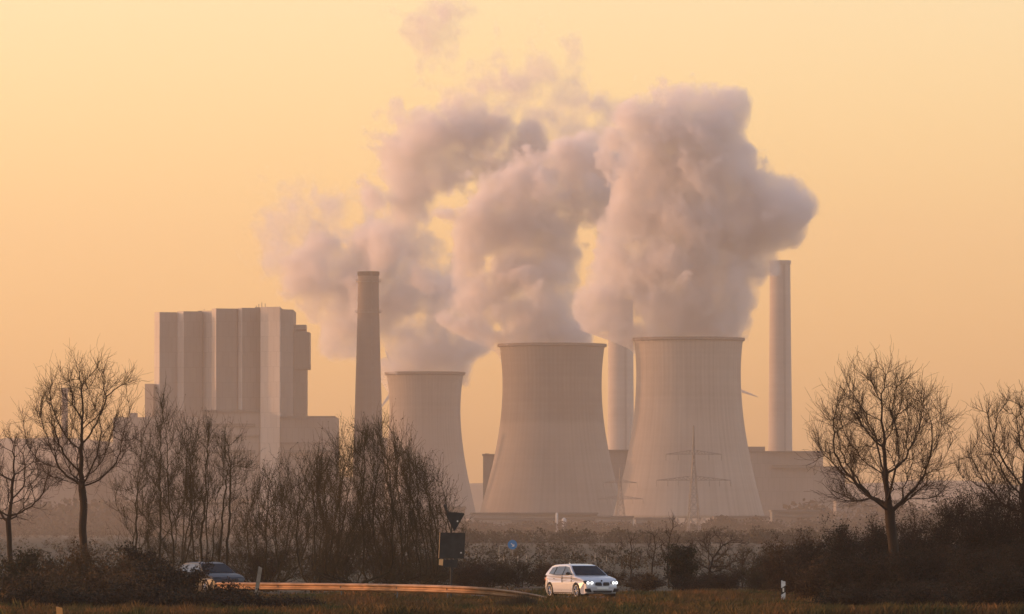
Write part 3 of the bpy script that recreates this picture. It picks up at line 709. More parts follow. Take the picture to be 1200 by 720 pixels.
def tree(name, px, D, x0, x1, ytop, ylow, fork, label, cat, seed, r=.15, stems=1, natt=1300, step=.26, kill=.42, up=.12, shape='round', m_bark='bark', m_twig='twig', twig=(.35, .8), twup=.35, tw_per=2.0, nleaf=0, lsize=.06, leafm='leaf_olive', group=None, part_names=('trunk', 'crown'), rtw=.0075, depth=.8, wood_r=.028, rt=.0135, jit=.12, inertia=.45, fan=.62):
    rs = np.random.RandomState(seed); tx = X(px, D); H = Zp(ytop, D); hl = max(.15, Zp(ylow, D)); hf = max(.1, Zp(fork, D))
    cx = (X(x0, D)+X(x1, D))/2-tx; wx = (X(x1, D)-X(x0, D))/2; wy = wx*depth
    att = []
    while len(att) < natt:
        t = rs.uniform(0, 1); 
        if shape == 'round': w_ = math.sqrt(max(0, 1-((t-.46)/.54)**2)) if t > .46 else math.sqrt(max(0, 1-((t-.46)/.50)**2))
        elif shape == 'vase': w_ = (.28+.72*min(1, t/.62)**.8)*math.sqrt(max(0, 1-max(0, (t-.62)/.38)**2))
        elif shape == 'column': w_ = (.40+.60*math.sin(math.pi*min(1, t*1.0)**.75))*(1 if t < .7 else 1-.75*((t-.7)/.3))
        elif shape == 'dome': w_ = (.55+.45*min(1, t/.4))*math.sqrt(max(0, 1-max(0, (t-.35)/.65)**2.2))
        a = rs.uniform(0, 2*np.pi); rr = rs.uniform(0, 1)**(.42)
        lump = 1+.55*noise.noise((math.cos(a)*1.4+seed, math.sin(a)*1.4, t*3.6))
        att.append((cx+math.cos(a)*rr*w_*wx*lump, math.sin(a)*rr*w_*wy*lump, hl+t*(H-hl)*(1+.30*(lump-1)))) 
    att = np.array(att); nodes = []; par = []
    if stems == 1:
        n = max(4, int(hf/step)); x = y = 0; ln = rs.normal(0, .012)
        for i in range(n+1):
            nodes.append((x, y, hf*i/n)); par.append(i-1); x += rs.normal(0, .02)+ln*step; y += rs.normal(0, .02)
        att = att[att[:, 2] > hf*.8]
    else:
        for k in range(stems):
            a = rs.uniform(0, 2*np.pi); bx, by = rs.normal(0, .10*wx), rs.normal(0, .10*wx); tgt = np.array([cx*.6+wx*fan*rs.uniform(-1, 1), wy*.5*rs.uniform(-1, 1), hf*rs.uniform(.7, 1.2)])
            L_ = np.linalg.norm(tgt); n = max(3, int(L_/step)); pi = -1
            for i in range(n+1):
                f = i/n; p = (bx+(tgt[0]-bx)*f**1.25+rs.normal(0, .015), by+(tgt[1]-by)*f**1.25+rs.normal(0, .015), tgt[2]*f); nodes.append(p); par.append(pi); pi = len(nodes)-1
    P, par = colonize(rs, nodes, par, att, step, kill, up, jit=jit, inertia=inertia)
    n = len(P); cnt = np.zeros(n); kids = np.zeros(n, int)
    for i in range(n-1, -1, -1):
        if kids[i] == 0: cnt[i] = 1
        if par[i] >= 0: cnt[par[i]] += cnt[i]; kids[par[i]] += 1
    e = math.log(max(cnt)/1.0)/math.log(r/rt) if max(cnt) > 1 else 2
    rad = rt*cnt**(1/e)
    ix = np.where(par >= 0)[0]; q = par[ix]
    # smooth the skeleton a little
    for _ in range(2):
        S = P.copy(); c = np.zeros(n); np.add.at(S, q, P[ix]); np.add.at(c, q, 1); S[ix] += P[q]; c[ix] += 1; S /= (c+1)[:, None]; m = (par >= 0) & (kids > 0); P[m] = .45*P[m]+.55*S[m]
    P[:, 2] = np.maximum(P[:, 2], 0)
    r1 = rad[ix]; r0 = np.minimum(rad[q], rad[ix]*1.5)
    flare = lambda z: 1+.35*np.clip(1-z/.5, 0, 1)
    seg = np.concatenate([P[q], P[ix], (r0*flare(P[q][:, 2]))[:, None], (r1*flare(P[ix][:, 2]))[:, None]], 1)
    big = rad[ix] > wood_r
    root = empty(name, (tx, D, 0)); tag(root, label, cat, group)
    anc = np.arange(n)
    for i in range(n):
        if par[i] >= 0: anc[i] = anc[par[i]]
    for a in np.unique(anc[ix][big]):
        V, T = tubes(seg[big & (anc[ix] == a)], 7); fast_mesh(part_names[0], V, T, M[m_bark], root, smooth=True)
    # twigs
    small = np.where((rad < wood_r*1.1) & (par >= 0))[0]; K = int(len(small)*tw_per); src = rs.choice(small, K)
    dir0 = P[src]-P[par[src]]; dir0 /= np.linalg.norm(dir0, axis=1, keepdims=True)+1e-9
    def shoots(pos, d0, L, r, nseg, ang, w_):
        d = d0+rs.normal(0, ang, d0.shape); d[:, 2] += twup*.5; d /= np.linalg.norm(d, axis=1, keepdims=True); out = []; pts = [pos]; ds = []
        for k in range(nseg):
            d = d+rs.normal(0, w_, d.shape); d[:, 2] += twup*.35; d /= np.linalg.norm(d, axis=1, keepdims=True); p2 = pos+d*(L/nseg)[:, None]
            ra = np.full((len(pos), 1), r*(1-.45*k/nseg)); rb = np.full((len(pos), 1), r*(1-.45*(k+1)/nseg)); out.append(np.concatenate([pos, p2, ra, rb], 1)); pos = p2; pts.append(pos); ds.append(d)
        return out, pts, ds
    L = rs.uniform(*twig, K); o1, p1, d1 = shoots(P[src], dir0, L, rtw, 3, .55, .18)
    segs = [seg[~big]]+o1
    for lvl in (0, 1, 2):
        o2, p2, d2 = shoots(p1[lvl+1], d1[lvl], L*rs.uniform(.3, .6, K), rtw*.8, 2, .6, .2); segs += o2
    S = np.concatenate(segs)
    S[:, 2] = np.maximum(S[:, 2], 0); S[:, 5] = np.maximum(S[:, 5], 0.0)
    V, T = tubes(S, 3); fast_mesh(part_names[1], V, T, M[m_twig], root)
    if nleaf:
        rng = random.Random(seed); V, T = leaves(rng, S[len(seg[~big]):, 3:6], nleaf, lsize, .04); fast_mesh('foliage', V, T, M[leafm], root)
    return root

TG = 'bare trees along the road'
tree('bare_tree', 97, 300, 24, 162, 436, 572, 596, 'big bare tree at left with a single clear trunk, twigs across the short stack', 'tree', 11, r=.17, natt=850, kill=.48, tw_per=3.4, rt=.012, twig=(.4, 1.05), group=TG)
tree('bare_tree', 12, 303, -46, 72, 508, 612, 626, 'small bare tree cut by the left edge of the picture', 'tree', 12, r=.12, natt=700, kill=.42, group=TG)
tree('bare_tree', 1049, 269, 938, 1128, 442, 600, 640, 'largest bare tree, spreading and round crowned, right of the pale chimney', 'tree', 23, r=.21, natt=1150, kill=.50, tw_per=3.6, rt=.012, twig=(.4, 1.1), group=TG)
tree('bare_tree', 1200, 292, 1126, 1285, 468, 606, 630, 'bare tree with upright twigs cut by the right edge of the picture', 'tree', 14, r=.16, natt=1000, kill=.42, tw_per=3.0, twup=.6, up=.2, group=TG)
SG = 'many-stemmed trees behind the crash barrier'
yt_ = dict(m_bark='bark_green', m_twig='twig_olive', part_names=('stem', 'twigs'), group=SG, twup=.6, up=.10, rtw=.0075, kill=.40, jit=.10, inertia=.7, rt=.0105, wood_r=.022, twig=(.45, 1.15))
tree('young_tree', 184, 333, 142, 238, 476, 688, 672, 'tall narrow many-stemmed tree in front of the boiler house', 'tree', 31, r=.07, stems=7, natt=950, shape='column', nleaf=2500, lsize=.06, tw_per=3.6, **yt_)
tree('young_tree', 242, 331, 200, 286, 510, 690, 674, 'many-stemmed tree with vase shaped crown, just right of the tall narrow one', 'tree', 32, r=.07, stems=8, natt=700, shape='vase', nleaf=2400, lsize=.06, tw_per=3.8, **yt_)
tree('young_tree', 318, 327, 276, 362, 558, 690, 676, 'lower bushy tree between the vase shaped tree and the wide round one', 'tree', 33, r=.05, stems=9, natt=800, shape='dome', nleaf=3500, lsize=.06, tw_per=3.4, **yt_)
tree('young_tree', 430, 316, 350, 520, 510, 690, 674, 'wide round many-stemmed tree standing in front of the dark chimney', 'tree', 34, r=.065, stems=13, natt=1500, shape='dome', fan=1.0, nleaf=5500, lsize=.06, tw_per=3.4, **yt_)
tree('young_tree', 485, 318, 425, 548, 548, 690, 676, 'arching many-stemmed tree behind the triangular road sign', 'tree', 35, r=.06, stems=10, natt=850, shape='dome', fan=1.0, nleaf=4200, lsize=.06, tw_per=2.0, **dict(yt_, up=.08, twup=.35))
tree('young_tree', 370, 324, 325, 415, 554, 690, 674, 'thin young tree behind the left flank of the wide round one', 'tree', 36, r=.05, stems=6, natt=700, shape='dome', nleaf=2500, lsize=.06, **yt_)
PG = 'saplings right of the white car'
sp_ = dict(group=PG, rtw=.008)
tree('sapling', 832, 335, 798, 884, 622, 676, 668, 'small bare tree with crooked branches halfway between white car and marker post', 'sapling', 41, r=.075, natt=260, kill=.34, step=.2, tw_per=1.2, twig=(.2, .5), jit=.2, **sp_)
tree('sapling', 764, 340, 748, 784, 622, 668, 672, 'thin sapling right of the white car, taller of the two near it', 'sapling', 42, r=.04, natt=110, kill=.32, step=.2, twup=.6, twig=(.2, .5), tw_per=1.2, **sp_)
tree('sapling', 740, 338, 724, 754, 630, 670, 674, 'thin sapling directly behind the front of the white car', 'sapling', 43, r=.035, natt=90, kill=.32, step=.2, twup=.6, twig=(.2, .5), tw_per=1.2, **sp_)
tree('sapling', 784, 345, 768, 802, 614, 660, 664, 'slender sapling rising above the dark evergreen bush', 'sapling', 44, r=.04, natt=110, kill=.32, step=.2, twup=.6, twig=(.2, .5), tw_per=1.2, **sp_)
tree('sapling', 870, 350, 850, 890, 644, 680, 682, 'low twiggy sapling just right of the crooked one', 'sapling', 45, r=.03, natt=90, kill=.3, step=.18, twig=(.2, .4), tw_per=1.2, **sp_)

BG = 'bushes beside the road'
def bush(px, D, w, ytop, label, seed, nleaf=5000, leafm='leaf_dark', P=TWIGGY, nl=12, lsize=.10, m_twig='twig', dens=.9, spread=(10, 62), cat='bush', name='bush', rad=.028, lspread=.12):
    return plant(name, px, D, px-w/2, px+w/2, ytop, 700, label, cat, P, seed, nl=nl, spread=spread, nstem=nl, rad=rad, m_bark='bark', m_twig=m_twig, nleaf=nleaf, leafm=leafm, lsize=lsize, part_names=('stem', 'twigs'), group=BG, dens=dens, depthscale=.9, lspread=lspread)
# left group
bl = bush(110, 268, 120, 636, 'brown twiggy bush under the big bare tree at left', 51, nleaf=9000, leafm='leaf_brown', m_twig='twig_olive')
bush(30, 272, 110, 645, 'olive bush filling the lower left corner', 52, nleaf=8000, leafm='leaf_olive')
bush(62, 250, 110, 668, 'low russet bush in front, at bottom left behind the small orange marker tip', 53, nleaf=7500, leafm='leaf_brown', m_twig='twig_olive')
bush(160, 282, 80, 640, 'dark bush at the foot of the tall narrow many-stemmed tree', 54, nleaf=9000, leafm='leaf_dark')
bush(130, 252, 100, 672, 'low brown bush left of the dark evergreen scrub', 55, nleaf=7500, leafm='leaf_brown')
for i, (px, D, w_, yt, lb) in enumerate([(180, 262, 100, 660, 'dark dense scrub bush left of the dark car'), (204, 258, 80, 656, 'low dark scrub bush just below the dark car'), (262, 254, 60, 686, 'low dark scrub bush below the left end of the crash barrier'), (170, 246, 120, 680, 'dark scrub bush at the bottom edge left of the dark car'), (250, 243, 120, 692, 'dark scrub bush at the bottom edge, straight below the dark car'), (320, 244, 100, 700, 'dark scrub bush at the bottom edge, below the tilted pale post'), (110, 241, 110, 686, 'dark scrub bush at the bottom edge, right of the small orange marker tip'), (30, 240, 100, 684, 'dark scrub bush in the lower left corner of the picture')]):
    bush(px, D, w_, yt, lb.replace('parked looking ', ''), 60+i, nleaf=11000, leafm='leaf_dark', lsize=.09, dens=.75, nl=14)
# behind the barrier, along the hedge line
hedge = [(300, 330, 90, 628, 'low bush behind the tilted pale post'), (380, 330, 100, 632, 'low bush beneath the wide round tree'), (460, 330, 110, 632, 'low bush beneath the arching tree'),
 (548, 345, 70, 655, 'low bush right of the road sign'), (600, 350, 80, 656, 'low bush behind the sunken end of the crash barrier'), (640, 356, 60, 660, 'small low bush behind the tail of the white car'),
 (575, 352, 60, 658, 'small low bush between road sign and barrier end'), (505, 350, 70, 648, 'low bush left of the road sign pole'),
 (755, 330, 60, 672, 'low bush right of the white car nose'), (850, 325, 80, 668, 'low bush beneath the crooked sapling'), (890, 322, 60, 652, 'low bush left of the marker post'), (715, 352, 70, 664, 'low bush behind the white car bonnet'), (815, 330, 60, 674, 'low bush right of the dark evergreen bush'), (900, 318, 50, 662, 'small bush touching the marker post from the left')]
for i, (px, D, w_, yt, lb) in enumerate(hedge):
    bush(px, D, w_, yt, lb, 70+i, nleaf=5200, leafm=('leaf_dark', 'leaf_olive', 'leaf_brown')[i % 3], dens=.85, nl=12, lsize=.06)
bush(797, 335, 38, 640, 'dark evergreen bush left of the crooked sapling', 90, nleaf=9000, leafm='evergreen', lsize=.10, spread=(2, 25), cat='evergreen bush', name='evergreen_bush', dens=.7)
# right group
right = [(935, 300, 90, 622, 'leaf_brown', 'bush rising right of the marker post, brown and twiggy'), (985, 292, 110, 612, 'leaf_dark', 'tall bush left of the largest bare tree'), (1040, 300, 110, 606, 'leaf_dark', 'tall bush behind the trunk of the largest bare tree'),
 (1100, 292, 120, 580, 'leaf_dark', 'tall dark bush right of the largest bare tree trunk'), (1160, 293, 130, 548, 'leaf_dark', 'highest dark bush beneath the tree at the right edge'), (1215, 292, 110, 560, 'leaf_dark', 'dark bush cut by the right edge'),
 (965, 269, 90, 655, 'leaf_brown', 'lower bush in front of the marker post side, brownish'), (1010, 265, 90, 652, 'leaf_dark', 'low dark bush in front left of the largest tree trunk'), (1080, 264, 110, 640, 'leaf_dark', 'low dark bush in front right of the largest tree trunk'),
 (1150, 260, 110, 640, 'leaf_dark', 'near dark bush at lower right'), (1205, 256, 90, 630, 'leaf_dark', 'nearest dark bush in the lower right corner'),
 (1000, 250, 100, 688, 'leaf_dark', 'lowest dark bush at the bottom edge, left of the largest bare tree trunk'), (1085, 248, 110, 682, 'leaf_dark', 'lowest dark bush at the bottom edge, right of the largest bare tree trunk'), (1165, 245, 110, 668, 'leaf_dark', 'low dark bush at the bottom edge near the right corner')]
for i, (px, D, w_, yt, lm, lb) in enumerate(right):
    bush(px, D, w_, yt, lb, 100+i, nleaf=15000, leafm=lm, lsize=.07, dens=1.05, nl=18, spread=(5, 55), lspread=.14)

# distant trees: hazy masses no one could count
M['far_scrub'] = mat('far_scrub', (.030,.026,.014), .95, (.045,.034,.019), .05)
def far_wood():
    rs = np.random.RandomState(5); Vs = []; Ts = []; n0 = 0
    for (D, xa, xb, h, cnt) in ((2950, -60, 560, 7, 420), (2900, 830, 1270, 8, 420), (2980, 540, 860, 6.5, 520), (2300, -60, 1270, 2.6, 420), (1900, 300, 1000, 2.2, 260), (1400, 380, 960, 3.2, 420), (1200, -60, 1270, 1.25, 1500), (3350, -60, 300, 18, 260), (3400, 940, 1270, 17, 260)):
        D0_ = D
        for i in range(cnt):
            px = rs.uniform(xa, xb); D = D if D0_ > 1300 else float(480+1500*rs.uniform(0, 1)**1.6); x = X(px, D); y = D+rs.uniform(-40, 60)*D/2500
            hh = h*rs.uniform(.25, 1.0)*(1+.45*noise.noise((px*.03, D, 0))); wdt = hh*rs.uniform(.45, .8)
            k = 70; c = rs.normal(0, 1, (k, 3)); c /= np.linalg.norm(c, axis=1, keepdims=True); c *= rs.uniform(.4, 1, (k, 1))**.5
            c = c*np.array([wdt, wdt, hh*.55])+np.array([x, y, hh*.5]); c[:, 2] = np.maximum(c[:, 2], .1)
            a = rs.normal(0, 1, (k, 3)); a /= np.linalg.norm(a, axis=1, keepdims=True); b = np.cross(a, rs.normal(0, 1, (k, 3))); b /= np.linalg.norm(b, axis=1, keepdims=True)
            s_ = hh*.075*rs.uniform(.5, 1.3, (k, 1)); Vs.append(np.stack([c-a*s_, c+b*s_, c+a*s_, c-b*s_], 1).reshape(-1, 3)); Ts.append(np.arange(4*k).reshape(-1, 4)+n0); n0 += 4*k
    o = fast_mesh('distant_woodland', np.concatenate(Vs), np.concatenate(Ts), M['far_scrub']); tag(o, 'hazy bands of far trees across the fields before the plant', kind='stuff')
far_wood()

# grass verge
def make_grass():
    rs = np.random.RandomState(8); n = 190000
    D = 228+ (rs.uniform(0, 1, n)**1.15)*86; px = rs.uniform(-15, 1215, n); x = (px-600)/F*D
    keep = np.ones(n, bool)
    rx = np.array([p.x for p in rp]); ry = np.array([p.y for p in rp]); yc = np.interp(x, rx, ry); keep &= np.abs(D-yc) > 5.2
    x, D = x[keep], D[keep]; n = len(x)
    nz = np.array([noise.noise((a*.25, b*.12, 0)) for a, b in zip(x, D)])
    nf = np.array([noise.noise((a*1.1, b*.5, 5)) for a, b in zip(x, D)])
    h = (.20+.30*np.clip(nz+.2, 0, 1)+.22*np.clip(nf, 0, 1))*rs.uniform(.5, 1.25, n)
    h = np.where(D > 262, h*.75, h)
    a = rs.uniform(0, 2*np.pi, n); lean = rs.uniform(.1, .6, n)*h; wd = rs.uniform(.010, .024, n)
    c = np.stack([x, D, np.zeros(n)], 1); t = np.stack([np.cos(a)*lean+.12*h, np.sin(a)*lean, h], 1); s_ = np.stack([-np.sin(a)*wd, np.cos(a)*wd, np.zeros(n)], 1)
    mid = c+t*.55*np.array([.6, .6, 1.0]); V = np.stack([c-s_, c+s_, mid+s_*.8, c+t, mid-s_*.8], 1).reshape(-1, 3)
    T = np.arange(5*n).reshape(-1, 5)
    m = mat('grass_blades', (.044, .054, .014), .85, (.17, .080, .026), .42, stretch=(1, .5, 1), detail=6)
    o = fast_mesh('grass', V, T, m); tag(o, 'rough green and rusty grass verge in front of the barrier and road', kind='stuff')
make_grass()
def tuft(px, D, ytop, w_, label, seed, m, cnt=1500):
    rs = np.random.RandomState(seed); s = D/F; H = Zp(ytop, D)
    a = rs.uniform(0, 2*np.pi, cnt); rr = np.sqrt(rs.uniform(0, 1, cnt))*w_*s*.5; bx, by = np.cos(a)*rr, np.sin(a)*rr
    h = H*rs.uniform(.5, 1.0, cnt)*(1-.5*(rr/(w_*s*.5))**2); wd = rs.uniform(.008, .016, cnt); b = rs.uniform(0, 2*np.pi, cnt)
    c = np.stack([bx, by, np.zeros(cnt)], 1); t = np.stack([bx*.5+np.cos(b)*.25*h, by*.5+np.sin(b)*.25*h, h], 1); s_ = np.stack([-np.sin(b)*wd, np.cos(b)*wd, 0*wd], 1)
    V = np.stack([c-s_, c+s_, c+t], 1).reshape(-1, 3)
    o = fast_mesh('grass_clump', V, np.arange(3*cnt).reshape(-1, 3), m); o.location = (X(px, D), D, 0); tag(o, label, 'grass clump', 'tall dry grass clumps')
M['dry'] = mat('dry_grass', (.13, .065, .025), .85, (.06, .04, .016), .8)
M['dry2'] = mat('dry_grass_grey', (.06, .045, .026), .85, (.028, .024, .012), .8)
for i, (px, D, yt, w_, mm, lb) in enumerate([(800, 258, 699, 34, 'dry', 'rust coloured grass clump below the crooked sapling'), (612, 252, 690, 26, 'dry2', 'dark reedy grass clump left of the white car'), (592, 248, 698, 22, 'dry2', 'small reedy grass clump under the barrier end'),
   (345, 250, 694, 50, 'dry2', 'wide reedy grass clump under the barrier near the tilted post'), (420, 247, 697, 46, 'dry', 'rusty grass clump under the middle of the barrier'), (487, 246, 698, 46, 'dry', 'rusty grass clump below and left of the road sign'), (550, 247, 700, 40, 'dry', 'rusty grass clump below and right of the road sign'), (1090, 249, 700, 50, 'dry2', 'grey reedy grass clump at lower right'), (980, 252, 700, 40, 'dry2', 'grey reedy grass clump right of the marker post'), (745, 254, 702, 26, 'dry', 'small rusty grass clump under the nose of the white car')]):
    tuft(px, D, yt, w_, lb, 200+i, M[mm])

# ------------------------------------------------------------------ crash barrier
def barrier():
    ctl = [(255, 289, .75), (300, 287, .75), (400, 283, .75), (480, 278.5, .74), (540, 275.5, .70), (575, 275, .62), (603, 276, .50), (626, 277, .36), (640, 278, .24)]
    P = [Vector((X(px, D), D, z)) for px, D, z in ctl]; pth = catmull(P, 10)
    root = empty('crash_barrier', (P[0].x, P[0].y, 0)); tag(root, 'long orange lit steel crash barrier curving down into the verge', 'crash barrier'); off = Vector(root.location)
    prof = [(0, .0), (-.035, -.015), (-.10, -.05), (-.10, -.085), (-.0, -.13), (-.0, -.18), (-.10, -.225), (-.10, -.26), (-.035, -.295), (0, -.31), (.012, -.305), (-.02, -.25), (.0, -.155), (-.02, -.06), (.012, -.005)]
    bm = bmesh.new(); prev = None
    for i, p in enumerate(pth):
        d = (pth[min(i+1, len(pth)-1)]-pth[max(i-1, 0)]); d.z = 0; d.normalize(); nr = Vector((-d.y, d.x, 0))
        ring = [bm.verts.new(p-off+nr*a+Vector((0, 0, b))) for a, b in prof]
        if prev: [bm.faces.new((prev[k], prev[(k+1) % len(prof)], ring[(k+1) % len(prof)], ring[k])) for k in range(len(prof))]
        prev = ring
    mr = mat('barrier_steel_sunlit', (.46, .24, .11), .6, (.26, .13, .055), 1.6, metallic=.0, spec=.3)  # galvanised steel, orange glow of the low sun put into its colour
    bobj('rail', bm, mr, root, smooth=False)
    acc = 0; nxt = .5
    for i in range(len(pth)-1):
        acc += (pth[i+1]-pth[i]).length
        if acc >= nxt:
            nxt += 4.0; p = pth[i]-off; bm = bmesh.new(); add_box(bm, p.x-.03, p.x+.03, p.y+.03, p.y+.13, -.1, p.z-.02); add_box(bm, p.x-.05, p.x+.05, p.y+.0, p.y+.028, p.z-.25, p.z-.06); bobj('post', bm, M['steel'], root)
barrier()

# ------------------------------------------------------------------ road signs and marker posts
M['sign_back'] = mat('sign_back_grey', (.030, .032, .030), .7, (.020, .022, .021), 3.0, metallic=.0)
M['sign_edge_lit'] = mat('sign_edge_lit', (.75, .42, .18), .4)  # warm sunlight on the panel edges, painted as orange
M['pale'] = mat('pale_plastic', (.78, .76, .72), .5, (.6, .58, .54), 5.0)
M['black'] = mat('black_plastic', (.02, .02, .02), .5)
M['reflector'] = mat('reflector', (.75, .75, .78), .2, metallic=.6)
def road_sign():
    D = 280.0; root = empty('road_sign', (X(528.5, D), D, 0)); tag(root, 'triangular yield sign over square panels on one pole, seen from behind', 'road sign'); o = Vector(root.location)
    def poly_plate(name, pts, y, th, m, bev=.0):
        bm = bmesh.new(); A = [bm.verts.new((X(px, D)-o.x, y, Zp(py, D))) for px, py in pts]; f = bm.faces.new(A)
        r = bmesh.ops.extrude_face_region(bm, geom=[f]); bmesh.ops.translate(bm, verts=[v for v in r['geom'] if isinstance(v, bmesh.types.BMVert)], vec=(0, th, 0)); return bobj(name, bm, m, root)
    bm = bmesh.new(); add_bar(bm, (0, .05, -.2), (.02, .05, Zp(601, D)), .038, 10); bobj('pole', bm, M['sign_back'], root)
    poly_plate('triangle_plate', [(521.6, 601.2), (523, 600), (543.4, 601.4), (544.4, 602.8), (533.2, 622.3), (531.6, 622.3)], -.012, .02, M['sign_back'])
    poly_plate('square_panel', [(515.6, 624.2), (545.4, 624.6), (544, 655), (514.2, 654.2)], -.012, .022, M['sign_back'])
    poly_plate('lower_panel', [(520, 655.8), (536.6, 656.2), (536, 665.4), (519.5, 664.6)], -.012, .02, M['sign_back'])
    poly_plate('lit_panel_edge', [(514.6, 655.6), (519.4, 655.7), (518.9, 663), (514.2, 662.3)], -.012, .02, M['sign_edge_lit'])  # sunlit edge of the small panel, light painted in
    poly_plate('panel_edge', [(515.2, 624.1), (515.9, 624.1), (514.5, 654.3), (513.8, 654.3)], -.02, .04, M['sign_edge_lit'])
    bm = bmesh.new()
    add_box(bm, X(522.5, D)-o.x, X(541, D)-o.x, .01, .045, Zp(605.5, D), Zp(604, D)); bobj('clamp', bm, M['steel'], root)
    for py in (629, 648):
        bm = bmesh.new(); add_box(bm, X(516.5, D)-o.x, X(543, D)-o.x, .012, .045, Zp(py+1, D), Zp(py, D)); bobj('clamp', bm, M['steel'], root)
    bm = bmesh.new(); a = at(521.2, 593.2, D)-o; b = at(524.2, 602, D)-o; a.y = b.y = .0; add_bar(bm, b, a, .055, 8, .06); bmesh.ops.create_uvsphere(bm, u_segments=10, v_segments=6, radius=.068, matrix=Matrix.Translation(a)); bobj('tilted_lamp', bm, M['black'], root)
    for (px, py) in ((536.2, 611), (540.3, 648)):
        bm = bmesh.new(); add_bar(bm, (X(px, D)-o.x, -.016, Zp(py, D)), (X(px, D)-o.x, -.012, Zp(py, D)), .035, 10); bobj('sticker', bm, M['reflector'], root)
road_sign()
M['fence'] = mat('weathered_post', (.30, .26, .21), .8, (.2, .17, .13), 3.0)
def marker(px, D, tilt, label, m='pale', h=1.02, band=True):
    root = empty('marker_post', (X(px, D), D, 0)); tag(root, label, 'marker post', 'roadside marker posts'); root.rotation_euler.y = R(tilt); root.scale = (1.35, 1.35, 1)
    bm = bmesh.new(); prof = [(-.06, -.05), (.06, -.05), (.035, .05), (-.035, .05)]
    A = [bm.verts.new((x, y, -.2)) for x, y in prof]; B = [bm.verts.new((x, y, h-.04+(.04 if x < 0 else 0))) for x, y in prof]
    for i in range(4): bm.faces.new((A[i], A[(i+1) % 4], B[(i+1) % 4], B[i]))
    bm.faces.new(A[::-1]); bm.faces.new(B); bobj('post', bm, M[m], root)
    if band:
        bm = bmesh.new(); q = [(-.063, -.053), (.063, -.053), (.038, .053), (-.038, .053)]
        A = [bm.verts.new((x, y, h-.50+.05*(x/.06))) for x, y in q]; B = [bm.verts.new((x, y, h-.24+.05*(x/.06))) for x, y in q]
        for i in range(4): bm.faces.new((A[i], A[(i+1) % 4], B[(i+1) % 4], B[i]))
        bm.faces.new(A[::-1]); bm.faces.new(B); bobj('black_band', bm, M['black'], root)
        bm = bmesh.new(); add_box(bm, -.022, .022, -.058, -.054, h-.44, h-.28); bobj('reflector', bm, M['reflector'], root)
marker(917.8, 262, 0, 'white roadside marker post with slanting black band, right of the saplings')
marker(299, 283.5, 9, 'pale tilted marker post behind the left part of the crash barrier', band=False, h=1.45, m='fence')
M['fence'] = mat('weathered_post', (.30, .26, .21), .8, (.2, .17, .13), 3.0)
M['orange'] = mat('orange_plastic', (.65, .28, .08), .5)
marker(73.5, 176.5, -5, 'rounded orange and pale tip of a post at the bottom edge, far left', m='orange', band=False, h=1.0)
# mid-distance signs and fence
def blue_sign():
    D = 620; root = empty('round_sign', (X(600.5, D), D, 0)); tag(root, 'hazy round blue traffic sign on a thin pole above the fence', 'traffic sign'); z = Zp(638.5, D)
    blue = mat('sign_blue', (.05, .20, .42), .4)
    bm = bmesh.new(); add_bar(bm, (0, 0, z), (0, .03, z), .43, 28); bobj('disc', bm, blue, root)
    bm = bmesh.new(); add_bar(bm, (0, .07, 0), (0, .07, z+.3), .035, 8); bobj('pole', bm, M['steel'], root)
    bm = bmesh.new(); add_bar(bm, (-.12, -.012, z+.12), (.14, -.012, z-.14), .035, 4); add_bar(bm, (.14, -.012, z-.14), (.14, -.012, z+.05), .03, 4); add_bar(bm, (.14, -.012, z-.14), (-.05, -.012, z-.14), .03, 4); bobj('arrow', bm, M['pale'], root)
blue_sign()
def gate_frame():
    D = 610; root = empty('pole_frame', (X(585, D), D, 0)); tag(root, 'thin pale pole with a short top arm left of the blue sign', 'pole'); z = Zp(639.5, D)
    bm = bmesh.new(); add_bar(bm, (0, 0, 0), (0, 0, z), .05, 6); bobj('pole', bm, M['fence'], root)
    bm = bmesh.new(); add_bar(bm, (0, 0, z), (X(592, D)-X(585, D), 0, z), .045, 6); bobj('arm', bm, M['fence'], root)
gate_frame()
where = ['directly right of the road sign', 'just right of the pole with the arm', 'under the blue sign', 'second right of the blue sign', 'above the tail of the white car', 'above the white car roof, left', 'above the white car roof, middle', 'above the white car windscreen', 'above the white car bonnet', 'above the white car nose', 'between white car and saplings', 'left of the taller sapling']
for i, (px, yt) in enumerate(zip((558.3, 590.5, 607, 617, 640, 668, 681, 697.5, 711, 722, 733, 749), (647, 648, 651, 650, 652, 650, 649, 648, 651, 653, 652, 654))):
    D = 600+i*4; 
    root = empty('fence_post', (X(px, D), D, 0)); tag(root, 'thin pale fence post in the hazy field, ' + where[i], 'fence post', 'thin pale posts in the hazy field')
    z = Zp(yt, D); bm = bmesh.new(); add_bar(bm, (0, 0, -.1), (0, 0, z-.08), .05, 6); bobj('post', bm, M['fence'], root)
    bm = bmesh.new(); add_bar(bm, (0, 0, z-.08), (0, 0, z), .06, 6, .03); bobj('cap', bm, M['steel'], root)

